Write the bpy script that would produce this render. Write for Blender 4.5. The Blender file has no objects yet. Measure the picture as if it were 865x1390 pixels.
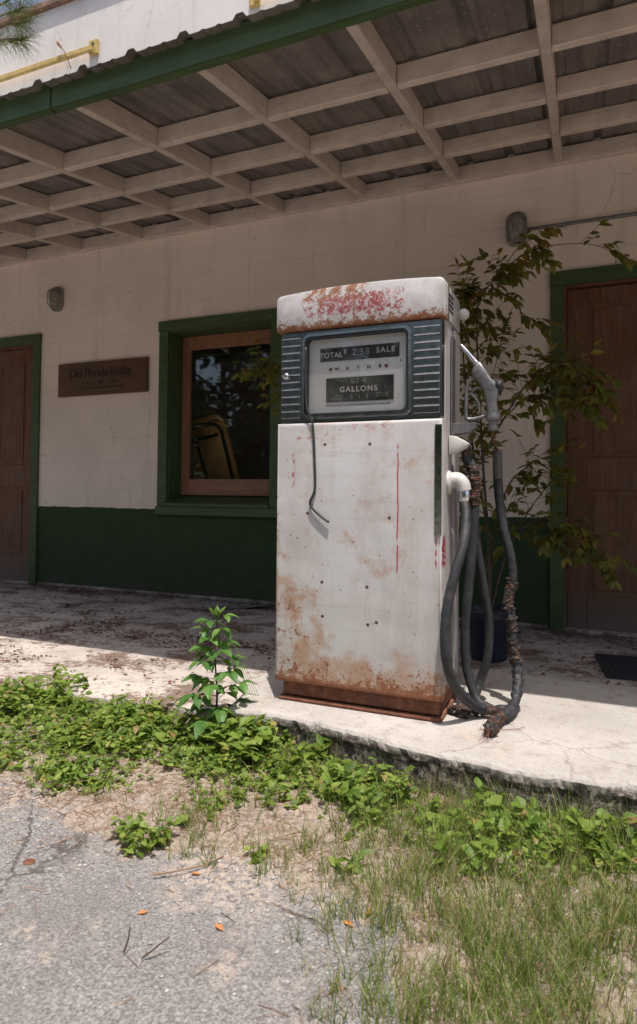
import bpy, bmesh, math, random
from mathutils import Vector, Matrix, noise as mnoise
R = math.radians
PI = math.pi
sc = bpy.context.scene
C = sc.collection
rnd = random.Random(7)

# ------------------------------------------------------------------ helpers
def tag(o, label=None, cat=None, group=None, kind=None):
    if label: o['label'] = label
    if cat: o['category'] = cat
    if group: o['group'] = group
    if kind: o['kind'] = kind
    return o

def empty(name, loc, label, cat, group=None, kind=None):
    o = bpy.data.objects.new(name, None)
    o.empty_display_size = .1
    o.location = loc
    C.objects.link(o)
    return tag(o, label, cat, group, kind)

def origin(p):
    v = Vector((0, 0, 0))
    while p is not None:
        v += p.location
        p = p.parent
    return v

def fin(name, me, mat, parent=None, smooth=False, at=None):
    """link mesh given in world coordinates; its own origin is the parent's (or 'at')"""
    base = origin(parent) if parent is not None else Vector(at or (0, 0, 0))
    if base.length > 0:
        me.transform(Matrix.Translation(-base))
    mats = mat if isinstance(mat, (list, tuple)) else [mat]
    for m in mats: me.materials.append(m)
    if smooth:
        for p in me.polygons: p.use_smooth = True
    o = bpy.data.objects.new(name, me)
    C.objects.link(o)
    if parent is not None: o.parent = parent
    elif at: o.location = at
    return o

def obj(name, bm, mat, parent=None, smooth=False, at=None, recalc=True, angle=None):
    if recalc: bmesh.ops.recalc_face_normals(bm, faces=bm.faces[:])
    me = bpy.data.meshes.new(name)
    bm.to_mesh(me); bm.free()
    o = fin(name, me, mat, parent, smooth, at)
    if angle is not None:
        for p in me.polygons: p.use_smooth = True
        me.set_sharp_from_angle(angle=R(angle))
    return o

def box(bm, x0, x1, y0, y1, z0, z1, bev=0, seg=2):
    b = bmesh.new()
    vs = [b.verts.new((x, y, z)) for x in (x0, x1) for y in (y0, y1) for z in (z0, z1)]
    for f in ((0,1,3,2),(4,6,7,5),(0,4,5,1),(2,3,7,6),(0,2,6,4),(1,5,7,3)):
        b.faces.new([vs[i] for i in f])
    bmesh.ops.recalc_face_normals(b, faces=b.faces[:])
    if bev:
        bmesh.ops.bevel(b, geom=b.edges[:], offset=bev, segments=seg, profile=.5, affect='EDGES')
    merge(bm, b)

def merge(bm, b, M=None):
    me = bpy.data.meshes.new('tmp'); b.to_mesh(me); b.free()
    if M is not None: me.transform(M)
    bm.from_mesh(me); bpy.data.meshes.remove(me)

def wobble(bm, amp, scale):
    for v in bm.verts:
        n = mnoise.noise_vector(v.co * scale)
        v.co += n * amp

def smoothpath(pts, n=8):
    P = [Vector(p) for p in pts]
    if len(P) < 3:
        return [P[0].lerp(P[-1], i / n) for i in range(n + 1)]
    out = []
    for i in range(len(P) - 1):
        a = P[i - 1] if i else P[0] * 2 - P[1]
        b, c = P[i], P[i + 1]
        d = P[i + 2] if i + 2 < len(P) else P[-1] * 2 - P[-2]
        for k in range(n):
            t = k / n
            out.append(.5 * ((2 * b) + (c - a) * t + (2 * a - 5 * b + 4 * c - d) * t * t + (3 * b - a - 3 * c + d) * t ** 3))
    out.append(P[-1])
    return out

def frames(path):
    T = []
    for i in range(len(path)):
        a = path[max(i - 1, 0)]; b = path[min(i + 1, len(path) - 1)]
        t = (b - a)
        T.append(t.normalized() if t.length > 1e-9 else Vector((0, 0, 1)))
    u = T[0].orthogonal().normalized()
    F = []
    for t in T:
        u = (u - t * u.dot(t))
        u = u.normalized() if u.length > 1e-6 else t.orthogonal().normalized()
        F.append((t, u, t.cross(u)))
    return F

def tube(bm, pts, rad, n=8, sm=8, cap=True, rough=0, rs=60):
    path = smoothpath(pts, sm) if sm else [Vector(p) for p in pts]
    F = frames(path)
    rings = []
    for i, p in enumerate(path):
        t = i / (len(path) - 1)
        r = rad(t) if callable(rad) else rad
        ring = []
        for k in range(n):
            a = 2 * PI * k / n
            q = (F[i][1] * math.cos(a) + F[i][2] * math.sin(a))
            rr = r
            if rough: rr = r * (1 + rough(t) * mnoise.noise((p + q * r) * rs))
            ring.append(bm.verts.new(p + q * rr))
        rings.append(ring)
    for a, b in zip(rings, rings[1:]):
        for k in range(n):
            bm.faces.new((a[k], a[(k + 1) % n], b[(k + 1) % n], b[k]))
    if cap:
        bm.faces.new(rings[0][::-1]); bm.faces.new(rings[-1])
    return path

def helix(bm, pts, R0, pitch, wire, t0=0., t1=1., n=5, jit=0):
    path = smoothpath(pts, 10); F = frames(path)
    L = [0]
    for a, b in zip(path, path[1:]): L.append(L[-1] + (b - a).length)
    tot = L[-1]; s = tot * t0; out = []; j = 0
    while s < tot * t1:
        while j < len(L) - 2 and L[j + 1] < s: j += 1
        f = (s - L[j]) / max(L[j + 1] - L[j], 1e-9)
        p = path[j].lerp(path[j + 1], f)
        a = s / pitch * 2 * PI
        r = R0 * (1 + (rnd.uniform(-jit, jit) if jit else 0))
        out.append(p + (F[j][1] * math.cos(a) + F[j][2] * math.sin(a)) * r)
        s += pitch / 10
    if len(out) > 2: tube(bm, out, wire, n, 0)

def lathe(bm, prof, center, axis='Z', n=24, cap=True):
    """prof: list of (radius, height along axis)"""
    rings = []
    for r, h in prof:
        ring = []
        for k in range(n):
            a = 2 * PI * k / n
            c, s = math.cos(a) * r, math.sin(a) * r
            v = {'Z': (c, s, h), 'Y': (c, h, s), 'X': (h, c, s)}[axis]
            ring.append(bm.verts.new(Vector(center) + Vector(v)))
        rings.append(ring)
    for a, b in zip(rings, rings[1:]):
        for k in range(n):
            bm.faces.new((a[k], a[(k + 1) % n], b[(k + 1) % n], b[k]))
    if cap:
        bm.faces.new(rings[0][::-1]); bm.faces.new(rings[-1])

def prism(bm, pts, y0, y1, bev=0):
    """polygon of (x,z) extruded from y0 to y1"""
    b = bmesh.new()
    A = [b.verts.new((x, y0, z)) for x, z in pts]
    B = [b.verts.new((x, y1, z)) for x, z in pts]
    b.faces.new(A); b.faces.new(B[::-1])
    n = len(pts)
    for i in range(n): b.faces.new((A[i], B[i], B[(i + 1) % n], A[(i + 1) % n]))
    bmesh.ops.recalc_face_normals(b, faces=b.faces[:])
    if bev:
        es = [e for e in b.edges if abs(e.verts[0].co.y - e.verts[1].co.y) < 1e-6]
        bmesh.ops.bevel(b, geom=es, offset=bev, segments=2, profile=.5, affect='EDGES')
    bmesh.ops.triangulate(b, faces=[f for f in b.faces if len(f.verts) > 4])
    merge(bm, b)

def rrect(x0, x1, z0, z1, r, n=6):
    out = []
    for cx, cz, a0 in ((x1 - r, z1 - r, 0), (x0 + r, z1 - r, 90), (x0 + r, z0 + r, 180), (x1 - r, z0 + r, 270)):
        for k in range(n + 1):
            a = R(a0 + 90 * k / n)
            out.append((cx + r * math.cos(a), cz + r * math.sin(a)))
    return out

def ring(bm, outer, inner, y0, y1):
    """flat frame between two loops of equal length, y0 (front) to y1"""
    n = len(outer)
    L = [[bm.verts.new((x, y, z)) for x, z in loop] for loop, y in ((outer, y0), (inner, y0), (inner, y1), (outer, y1))]
    for a, b in ((0, 1), (1, 2), (2, 3), (3, 0)):
        for i in range(n):
            bm.faces.new((L[a][i], L[a][(i + 1) % n], L[b][(i + 1) % n], L[b][i]))

# ------------------------------------------------------------------ materials
class N:
    def __init__(s, name):
        s.m = bpy.data.materials.new(name); s.m.use_nodes = True
        s.t = s.m.node_tree; s.t.nodes.clear()
        s.out = s.t.nodes.new('ShaderNodeOutputMaterial')
        s.tc = s.t.nodes.new('ShaderNodeTexCoord')
        s.o = s.tc.outputs['Object']
        s.x = s.y = s.z = None
    def xyz(s):
        n = s.t.nodes.new('ShaderNodeSeparateXYZ'); s.t.links.new(s.o, n.inputs[0])
        s.x, s.y, s.z = n.outputs
        return s
    def put(s, sock, v):
        if v is None: return
        if hasattr(v, 'links') or isinstance(v, bpy.types.NodeSocket): s.t.links.new(v, sock)
        elif isinstance(v, (tuple, list)) and len(v) == 3 and len(getattr(sock, 'default_value', (0,0,0))) == 4: sock.default_value = (*v, 1)
        else: sock.default_value = v
    def ma(s, op, a, b=None, c=None, clamp=False):
        n = s.t.nodes.new('ShaderNodeMath'); n.operation = op; n.use_clamp = clamp
        for i, v in enumerate((a, b, c)): s.put(n.inputs[i], v)
        return n.outputs[0]
    def add(s, *a):
        r = a[0]
        for b in a[1:]: r = s.ma('ADD', r, b)
        return r
    def mul(s, *a):
        r = a[0]
        for b in a[1:]: r = s.ma('MULTIPLY', r, b)
        return r
    def sub(s, a, b): return s.ma('SUBTRACT', a, b)
    def mx(s, a, b): return s.ma('MAXIMUM', a, b)
    def inv(s, a): return s.ma('SUBTRACT', 1., a, clamp=True)
    def ss(s, v, a, b, o0=0., o1=1.):
        n = s.t.nodes.new('ShaderNodeMapRange'); n.interpolation_type = 'SMOOTHSTEP'
        lo, hi = (a, b)
        if a > b: lo, hi, o0, o1 = b, a, o1, o0
        for i, q in enumerate((v, lo, hi, o0, o1)): s.put(n.inputs[i], q)
        return n.outputs[0]
    def band(s, v, a, b, e):
        return s.mul(s.ss(v, a - e, a + e), s.ss(v, b + e, b - e))
    def rect(s, x0, x1, z0, z1, e=.004, ez=None):
        return s.mul(s.band(s.x, x0, x1, e), s.band(s.z, z0, z1, ez or e))
    def vec(s, sx=1, sy=1, sz=1, off=(0, 0, 0)):
        n = s.t.nodes.new('ShaderNodeMapping'); s.put(n.inputs[0], s.o)
        n.inputs['Scale'].default_value = (sx, sy, sz); n.inputs['Location'].default_value = off
        return n.outputs[0]
    def noise(s, scale, det=4, rough=.55, v=None, dist=0, col=False):
        n = s.t.nodes.new('ShaderNodeTexNoise'); s.put(n.inputs['Vector'], v or s.o)
        n.inputs['Scale'].default_value = scale; n.inputs['Detail'].default_value = det
        n.inputs['Roughness'].default_value = rough; n.inputs['Distortion'].default_value = dist
        return n.outputs['Color' if col else 'Fac']
    def voro(s, scale, feat='F1', v=None, out='Distance', rand=1):
        n = s.t.nodes.new('ShaderNodeTexVoronoi'); n.feature = feat; s.put(n.inputs['Vector'], v or s.o)
        n.inputs['Scale'].default_value = scale; n.inputs['Randomness'].default_value = rand
        return n.outputs[out]
    def mix(s, f, a, b, mode='MIX'):
        n = s.t.nodes.new('ShaderNodeMix'); n.data_type = 'RGBA'; n.blend_type = mode
        n.clamp_factor = True
        s.put(n.inputs[0], f); s.put(n.inputs[6], a); s.put(n.inputs[7], b)
        return n.outputs[2]
    def island(s):
        n = s.t.nodes.new('ShaderNodeNewGeometry'); return n.outputs['Random Per Island']
    def ramp(s, f, stops):
        n = s.t.nodes.new('ShaderNodeValToRGB'); s.put(n.inputs[0], f)
        e = n.color_ramp.elements
        e[0].position, e[0].color = stops[0][0], (*stops[0][1], 1)
        e[1].position, e[1].color = stops[-1][0], (*stops[-1][1], 1)
        for p, c in stops[1:-1]:
            q = e.new(p); q.color = (*c, 1)
        return n.outputs[0]
    def bump(s, h, strength=.3, dist=.002):
        n = s.t.nodes.new('ShaderNodeBump'); s.put(n.inputs['Height'], h)
        n.inputs['Strength'].default_value = strength; n.inputs['Distance'].default_value = dist
        return n.outputs[0]
    def bsdf(s, col, rough=.6, metal=0., normal=None, spec=.5, coat=0., **k):
        n = s.t.nodes.new('ShaderNodeBsdfPrincipled')
        s.put(n.inputs['Base Color'], col); s.put(n.inputs['Roughness'], rough); s.put(n.inputs['Metallic'], metal)
        s.put(n.inputs['Specular IOR Level'], spec); s.put(n.inputs['Coat Weight'], coat)
        if normal is not None: s.put(n.inputs['Normal'], normal)
        return n.outputs[0]
    def done(s, sh):
        s.t.links.new(sh, s.out.inputs['Surface']); return s.m

def white_paint(name, base=(.84, .715, .62), green_below=None, off=0):
    n = N(name).xyz()
    big = n.noise(1.3, 5, .6); fine = n.noise(14, 5, .6)
    streak = n.noise(1, 5, .65, n.vec(9, 9, .7))
    c = n.mix(n.ss(big, .35, .7), base, tuple(v * .86 for v in base))
    c = n.mix(n.ss(n.z, 2.85, 2.86), c, n.mix(n.ss(big, .35, .7), (.80, .76, .735), (.70, .665, .64)))   # shade tint painted in below the porch roof, whiter sunlit tone above
    c = n.mix(n.mul(n.ss(streak, .52, .75), .4), c, (.46, .40, .33))
    c = n.mix(n.mul(n.ss(fine, .62, .75), .35), c, (.42, .37, .31))
    # faint horizontal board/block joints
    row = n.ma('FRACT', n.mul(n.add(n.z, n.mul(big, .01)), 1 / .2032))
    joint = n.mul(n.ss(row, .985, 1.0), n.ss(n.noise(3, 3), .42, .55), .75)
    c = n.mix(joint, c, (.33, .28, .24))
    # small dark specks
    sp = n.mul(n.ss(n.voro(17), .07, .03), n.ss(n.noise(2.2, 2), .5, .62))
    c = n.mix(sp, c, (.07, .055, .045))
    wear = n.ss(n.noise(5, 8, .7), .66, .72)
    c = n.mix(n.mul(wear, .5), c, (.40, .35, .30))
    crk = n.mul(n.ss(n.voro(1.1, 'DISTANCE_TO_EDGE', n.mix(.16, n.o, n.noise(3.5, 6, .7, col=True))), .004, .001), n.ss(n.noise(1.2, 2), .52, .60), .35)
    c = n.mix(crk, c, (.16, .13, .11))
    h = n.add(n.mul(fine, .5), n.noise(120, 3), n.mul(joint, -2), n.mul(crk, -3))
    if green_below is not None:
        edge = n.add(n.z, n.mul(n.sub(n.noise(25, 2), .5), .010), n.mul(n.sub(n.noise(4, 2), .5), .022))
        g = n.ss(edge, green_below + .002, green_below - .002)
        gc = n.mix(n.ss(fine, .4, .8), (.027, .054, .019), (.040, .070, .027))
        gc = n.mix(n.mul(n.ss(n.noise(40, 5, .7), .66, .74), .7), gc, (.16, .17, .12))
        dirt = n.mul(n.ss(n.z, .28, 0.), n.ss(n.noise(8, 5, .7), .30, .6))
        gc = n.mix(n.mul(dirt, .7), gc, (.07, .06, .045))
        c = n.mix(g, c, gc)
    return n.done(n.bsdf(c, .75, 0, n.bump(h, .25, .004), .3))

def wood(name, a, b, dark, vertical=True, gs=1., off=0, grey=0):
    n = N(name).xyz()
    v = n.vec(22, 22, 1.2, (off, off, off)) if vertical else n.vec(1.2, 22, 22, (off, off, off))
    g = n.noise(gs, 7, .62, v, 1.2)
    g2 = n.noise(gs * 7, 3, .6, v)
    c = n.ramp(g, [(.3, a), (.55, b), (.72, a)])
    c = n.mix(n.mul(n.ss(g2, .5, .7), .6), c, dark)
    if grey:
        c = n.mix(n.mul(n.ss(n.noise(6, 5), .4, .65), grey), c, (.24, .21, .18))
        c = n.mix(n.mul(n.ss(n.z, .35, 0.), .7), c, (.16, .14, .12))
    return n.done(n.bsdf(c, n.add(.45, n.mul(g2, .2)), 0, n.bump(n.add(g, n.mul(g2, .4)), .35, .003), .4))

def green_paint(name, base=(.050, .082, .030)):
    n = N(name).xyz()
    g = n.noise(1, 6, .65, n.vec(3, 30, 30)); f = n.noise(30, 5, .7)
    c = n.mix(n.ss(g, .4, .75), base, tuple(v * 1.5 for v in base))
    c = n.mix(n.mul(n.ss(f, .62, .72), .5), c, (.11, .13, .08))
    k = n.ss(n.voro(5.5), .07, .055)
    c = n.mix(n.mul(k, .6), c, (.30, .24, .12))
    c = n.mix(n.mul(n.ss(n.noise(1, 4, .6, n.vec(14, 14, .8)), .55, .75), .45), c, (.09, .11, .07))
    return n.done(n.bsdf(c, .55, 0, n.bump(n.add(g, f), .2, .003), .4))

def beam_paint(name, base=(.69, .585, .50)):
    n = N(name).xyz()
    g = n.noise(1, 6, .65, n.vec(6, 6, 40)); f = n.noise(9, 6, .65)
    c = n.mix(n.ss(f, .35, .7), base, tuple(v * .80 for v in base))
    c = n.mix(n.mul(n.island(), .35), c, (.40, .34, .29))
    c = n.mix(n.mul(n.ss(g, .50, .72), .55), c, (.34, .29, .24))
    c = n.mix(n.mul(n.ss(n.noise(30, 6, .75), .68, .74), .7), c, (.22, .16, .12))
    c = n.mix(n.mul(n.ss(n.voro(7), .06, .03), .8), c, (.17, .07, .03))
    return n.done(n.bsdf(c, .8, 0, n.bump(n.add(g, f), .3, .003), .3))

def galv(name):
    n = N(name).xyz()
    f = n.noise(5, 5, .6); s1 = n.noise(1, 5, .6, n.vec(30, 1.5, 1.5))
    c = n.mix(n.ss(f, .35, .7), (.25, .22, .205), (.36, .325, .30))
    c = n.mix(n.mul(n.ss(s1, .5, .7), .6), c, (.13, .115, .10))
    c = n.mix(n.mul(n.ss(n.voro(26), .22, .1), n.ss(n.noise(1.7, 2), .52, .6), .6), c, (.55, .54, .52))
    return n.done(n.bsdf(c, n.add(.42, n.mul(f, .2)), .55, n.bump(f, .1, .002), .5))

M = {}
def simple(name, col, rough=.6, metal=0., var=.25, scale=20, bs=.15, spec=.5):
    n = N(name); f = n.noise(scale, 5, .6)
    c = n.mix(n.ss(f, .3, .7), tuple(v * (1 - var) for v in col), tuple(min(v * (1 + var), 1) for v in col))
    m = n.done(n.bsdf(c, n.add(rough - .08, n.mul(f, .16)), metal, n.bump(f, bs, .002), spec))
    M[name] = m
    return m

M['wall'] = white_paint('wall_paint', green_below=.655)
M['beam'] = beam_paint('beam_paint')
M['green'] = green_paint('green_trim_paint')
M['galv'] = galv('ribbed_roof_metal')
M['door'] = wood('door_wood', (.20, .085, .038), (.125, .052, .024), (.034, .014, .008), True, grey=.12)
M['sash'] = wood('sash_wood', (.36, .17, .09), (.25, .11, .06), (.10, .05, .03), True, off=3)
M['sashh'] = wood('sash_rail_wood', (.34, .17, .10), (.25, .13, .08), (.11, .06, .04), False, off=5)
M['signwood'] = wood('sign_wood', (.15, .075, .040), (.10, .048, .026), (.045, .022, .014), False, off=9)
simple('sign_ink', (.03, .018, .012), .7)
simple('chrome_bright', (.78, .78, .80), .18, 1., .12, 60)
simple('chrome_dark', (.34, .37, .33), .16, 1., .3, 60)
simple('black_rubber', (.022, .022, .023), .55, 0, .3, 60)
simple('copper', (.17, .075, .042), .65, .3, .6, 90)
simple('dark_void', (.012, .011, .010), .8)
simple('yellow_paint', (.55, .40, .14), .6, 0, .2, 14)
simple('brown_board', (.24, .15, .11), .85, 0, .5, 20, .4)
simple('flashing', (.42, .47, .55), .35, .6, .12, 8)
simple('lamp_metal', (.28, .25, .22), .6, .4, .3, 40)
simple('lamp_glass', (.30, .28, .25), .35, 0, .2, 30)
simple('pot', (.010, .014, .032), .35, 0, .2, 10)
simple('soil', (.06, .042, .03), .95, 0, .4, 30, .8)
simple('stem', (.075, .05, .03), .8, 0, .3, 60)
simple('greenstem', (.10, .17, .04), .6, 0, .3, 60)
simple('bark', (.12, .08, .06), .95, 0, .5, 9, .9)
simple('conduit', (.20, .185, .17), .5, .5, .2, 20)
simple('tan_vinyl', (.68, .40, .13), .5, 0, .25, 6)
simple('black_metal', (.015, .014, .014), .4, .3, .2, 30)
simple('mat_rubber', (.022, .022, .024), .8, 0, .3, 40)
simple('card', (.19, .17, .15), .9, 0, .3, 12, .3)
simple('letter_white', (.72, .70, .66), .6, 0, .1, 40)
simple('letter_black', (.03, .03, .03), .6, 0, .1, 40)
simple('emblem_red', (.28, .09, .05), .6, 0, .3, 80)
simple('dial_black', (.020, .024, .021), .55, 0, .4, 25)
simple('digit_grey', (.33, .36, .31), .7, 0, .3, 120)
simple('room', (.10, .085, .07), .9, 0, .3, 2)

# aged chrome of the dial surround
n = N('aged_chrome').xyz()
f = n.noise(28, 6, .7); f2 = n.noise(1, 4, .6, n.vec(6, 6, 50))
c = n.mix(n.ss(f, .42, .7), (.42, .425, .42), (.25, .25, .245))
c = n.mix(n.mul(n.ss(n.noise(70, 5, .75), .62, .7), .8), c, (.16, .085, .045))
M['chrome'] = n.done(n.bsdf(c, n.add(.08, n.mul(f, .28)), 1.0, n.bump(n.add(f, n.mul(f2, .4)), .12, .002), .5))

# dull cast aluminium
n = N('cast_aluminium').xyz()
f = n.noise(35, 6, .7)
c = n.mix(n.ss(f, .4, .7), (.22, .215, .22), (.13, .125, .125))
c = n.mix(n.mul(n.ss(n.noise(16, 4, .7), .62, .72), .6), c, (.22, .15, .11))
M['alu'] = n.done(n.bsdf(c, .48, .75, n.bump(f, .2, .002), .5))

n = N('chalky_white_casting').xyz()
f = n.noise(30, 6, .7)
c = n.mix(n.mul(n.ss(f, .55, .75), .5), (.56, .54, .51), (.36, .31, .27))
c = n.mix(n.ss(n.noise(60, 5, .75), .62, .72), c, (.22, .12, .07))
M['casting'] = n.done(n.bsdf(c, .5, .1, n.bump(f, .2, .002), .5))

# rubber of hoses: weathered grey, scuffed
n = N('weathered_hose_rubber').xyz()
f = n.noise(45, 6, .7); w = n.noise(9, 3)
c = n.mix(n.ss(f, .35, .75), (.020, .021, .023), (.040, .040, .044))
c = n.mix(n.mul(n.ss(w, .5, .7), .4), c, (.085, .085, .085))
M['hose'] = n.done(n.bsdf(c, .58, 0, n.bump(n.add(f, n.mul(n.noise(240, 2), .4)), .3, .002), .4))
n = N('burnt_rubber').xyz()
f = n.noise(90, 6, .75)
c = n.ramp(f, [(.35, (.015, .013, .012)), (.52, (.05, .042, .038)), (.60, (.20, .09, .05)), (.70, (.04, .035, .03))])
M['burnt'] = n.done(n.bsdf(c, .7, 0, n.bump(f, .8, .006), .4))

# ---- enamel of the pump: object coordinates, origin at pump base centre
PB = Vector((-.716, 2.18, .05))          # pump base
def enamel(name, part):
    n = N(name).xyz()
    fine = n.noise(60, 6, .7); mid = n.noise(11, 6, .68); big = n.noise(3.2, 4)
    vs = n.noise(1, 6, .7, n.vec(28, 28, 2.4))
    white = n.mix(n.ss(big, .35, .7), (.58, .56, .55), (.49, .47, .46))
    white = n.mix(n.mul(n.ss(mid, .5, .72), .4), white, (.44, .41, .39))
    rust = n.ramp(n.noise(38, 6, .7), [(.3, (.16, .055, .028)), (.5, (.27, .105, .05)), (.7, (.36, .19, .11))])
    red = (.36, .035, .055)
    if part == 'body':
        c = white
        panel = n.rect(-.165, .146, .405, .905, .004)
        c = n.mix(n.mul(panel, .35), c, (.56, .575, .60))
        # corrosion: coverage field, speckled by fractal noise at several scales
        left = n.ss(n.x, .10, -.30); low = n.ss(n.z, .66, .12)
        wx = n.add(n.x, n.mul(n.ss(n.z, .5, .1), -.055), n.mul(n.sub(mid, .5), .14))
        strk = n.mul(n.band(wx, -.29, -.205, .05), n.band(n.z, .07, .46, .12), .85)
        edgel = n.mul(n.ss(n.x, -.262, -.30), n.ss(n.z, .80, .62), .75)
        d1 = n.mul(n.band(n.add(n.x, n.mul(n.z, .8)), .13, .17, .03), n.band(n.z, .36, .56, .04), .6)
        d2 = n.mul(n.band(n.add(n.x, n.mul(n.z, .8)), .43, .47, .03), n.band(n.z, .44, .60, .03), .5)
        bot = n.ss(n.add(n.z, n.mul(n.sub(vs, .5), .25)), .26, .06)
        cov = n.mx(n.mx(n.mul(left, low, .72), strk), n.mx(n.mx(edgel, bot), n.mx(d1, d2)))
        cov = n.mx(cov, n.mul(n.ss(n.noise(4.2, 3), .50, .66), n.ss(n.z, .75, .3), .42))
        st = cov
        halo = n.ss(n.add(n.noise(10, 8, .75), n.mul(cov, .26), n.mul(n.sub(vs, .5), .30)), .52, .76)
        c = n.mix(n.mul(halo, .85), c, (.43, .255, .155))
        c = n.mix(n.mul(n.ss(n.noise(1, 7, .75, n.vec(7, 7, 1.3)), .46, .72), .50), c, (.40, .35, .31))
        c = n.mix(n.mul(n.ss(n.noise(1, 7, .75, n.vec(3, 3, 45)), .50, .72), .35), c, (.38, .33, .31))
        sol = n.ss(n.add(n.noise(46, 9, .82, None, .4), n.mul(cov, .185), n.mul(n.ss(n.z, .10, .068), .16)), .665, .70)
        c = n.mix(sol, c, rust)
        sol2 = n.ss(n.add(n.noise(110, 6, .8), n.mul(cov, .15), n.mul(n.sub(n.noise(6, 3), .5), .25)), .72, .75)
        c = n.mix(sol2, c, (.20, .085, .045))
        spk2 = n.ss(n.add(n.voro(30), n.mul(n.sub(fine, .5), .12)), .105, .07)
        c = n.mix(n.mul(spk2, n.ss(n.noise(5, 2), .46, .54), .9), c, (.19, .08, .045))
        # red paint runs
        wob = n.add(n.x, n.mul(n.sub(n.noise(14, 3), .5), .010))
        r1 = n.mul(n.band(wob, .148, .1525, .0012), n.band(n.z, .475, .90, .006), n.ss(n.noise(20, 4), .34, .44))
        r2 = n.mul(n.band(wob, -.237, -.226, .003), n.band(n.z, .76, .91, .03), n.ss(n.noise(45, 4), .45, .6), .7)
        r3 = n.mul(n.mx(n.band(wob, .276, .281, .001), n.band(wob, .296, .300, .001)), n.band(n.z, .50, .60, .01), n.ss(n.noise(60, 3), .4, .5))
        r4 = n.mul(n.rect(-.08, .13, .955, .968, .01), n.ss(n.noise(55, 5, .7), .52, .58), .8)
        r5 = n.mul(n.rect(-.235, -.10, .925, .95, .01), n.ss(n.noise(38, 5, .7), .55, .6), .8)
        r6 = n.mul(n.rect(.04, .30, .08, .50, .05), n.ss(n.noise(1, 6, .75, n.vec(60, 60, 22)), .62, .66), .55)
        r7 = n.mul(n.band(n.z, .515, .523, .002), n.band(n.x, .12, .31, .02), n.ss(n.noise(50, 3), .55, .62), .4)
        rr = n.mx(n.mx(n.mx(r1, r2), n.mx(r3, r4)), n.mx(n.mx(r5, r6), r7))
        c = n.mix(rr, c, red)
        # old screw holes bleeding rust
        for (px, pz) in ((-.112, .905), (.052, .903), (-.118, .427), (.045, .421), (-.175, .665), (.122, .655), (.08, .305), (.05, .295), (-.115, .31)):
            d = n.ma('SQRT', n.add(n.ma('POWER', n.sub(n.x, px), 2.), n.ma('POWER', n.sub(n.z, pz), 2.)))
            c = n.mix(n.ss(n.add(d, n.mul(n.sub(fine, .5), .006)), .0075, .004), c, (.10, .045, .03))
        # grey scuff at lower right edge
        sc_ = n.mul(n.rect(.265, .31, .12, .40, .02), n.ss(n.noise(1, 5, .7, n.vec(50, 50, 9)), .5, .62), .6)
        c = n.mix(sc_, c, (.22, .20, .20))
        rustall = sol
    elif part == 'head':
        c = n.mix(n.mul(n.ss(n.noise(18, 6, .7), .42, .66), .45), white, (.36, .32, .30))
        cen = n.mul(n.band(n.x, -.20, .17, .08), n.band(n.z, 1.345, 1.425, .02))
        rn = n.noise(48, 7, .78, None, 1.5)
        rd = n.ss(n.add(rn, n.mul(cen, .20), n.mul(n.sub(vs, .5), .25)), .63, .72)
        c = n.mix(n.mul(rd, n.ss(cen, .05, .5)), c, (.30, .065, .065))
        top = n.mul(n.band(n.x, -.21, .05, .06), n.ss(n.add(n.z, n.mul(n.sub(vs, .5), .09)), 1.365, 1.42))
        rs_ = n.ss(n.add(n.mul(top, .20), n.noise(34, 9, .82)), .66, .71)
        edge = n.ss(n.add(n.z, n.mul(n.sub(n.noise(55, 9, .82), .5), .22)), 1.338, 1.326)
        lft = n.mul(n.ss(n.x, .27, .31), .5)
        sp = n.ss(n.add(n.noise(80, 8, .82), n.mul(n.ss(n.ma('ABSOLUTE', n.x), .24, .30), .10)), .69, .73)
        drip = n.mul(n.ss(n.noise(1, 3, .5, n.vec(40, 40, 1.0)), .63, .67), n.band(n.x, -.24, .08, .04), .8)
        k = n.mx(n.mx(n.mul(rs_, n.ss(top, .05, .4)), edge), n.mx(sp, drip))
        c = n.mix(k, c, rust); rustall = k
    else:   # side panels and posts
        c = n.mix(n.ss(vs, .4, .7), (.50, .47, .45), (.40, .365, .34))
        edge = n.mul(n.ss(n.y, -.12, -.145), .0)
        k = n.ss(n.add(n.mul(n.ss(n.z, .16, .06), .5), n.mul(n.ss(n.y, -.120, -.145), n.ss(n.z, .95, 1.0), .34), n.mul(n.sub(n.noise(70, 6, .75), .5), 1.2)), .30, .42)
        c = n.mix(k, c, rust); rustall = k
    rough = n.add(.34, n.mul(mid, .18), n.mul(rustall, .35))
    h = n.add(n.mul(rustall, -.8), n.mul(fine, .25), n.mul(n.noise(4.5, 2), 7.))
    return n.done(n.bsdf(c, rough, 0, n.bump(h, .35, .0025), .5))
M['body'] = enamel('rusted_white_enamel', 'body')
M['head'] = enamel('red_worn_enamel', 'head')
M['side'] = enamel('dull_side_enamel', 'side')
n = N('rusty_steel').xyz()
f = n.noise(30, 7, .72); v = n.noise(1, 5, .7, n.vec(20, 20, 5))
c = n.ramp(f, [(.3, (.075, .028, .018)), (.5, (.17, .065, .035)), (.7, (.28, .13, .075))])
c = n.mix(n.mul(n.ss(v, .5, .7), .6), c, (.07, .05, .045))
M['rust'] = n.done(n.bsdf(c, .8, .1, n.bump(f, .6, .004), .4))

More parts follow.
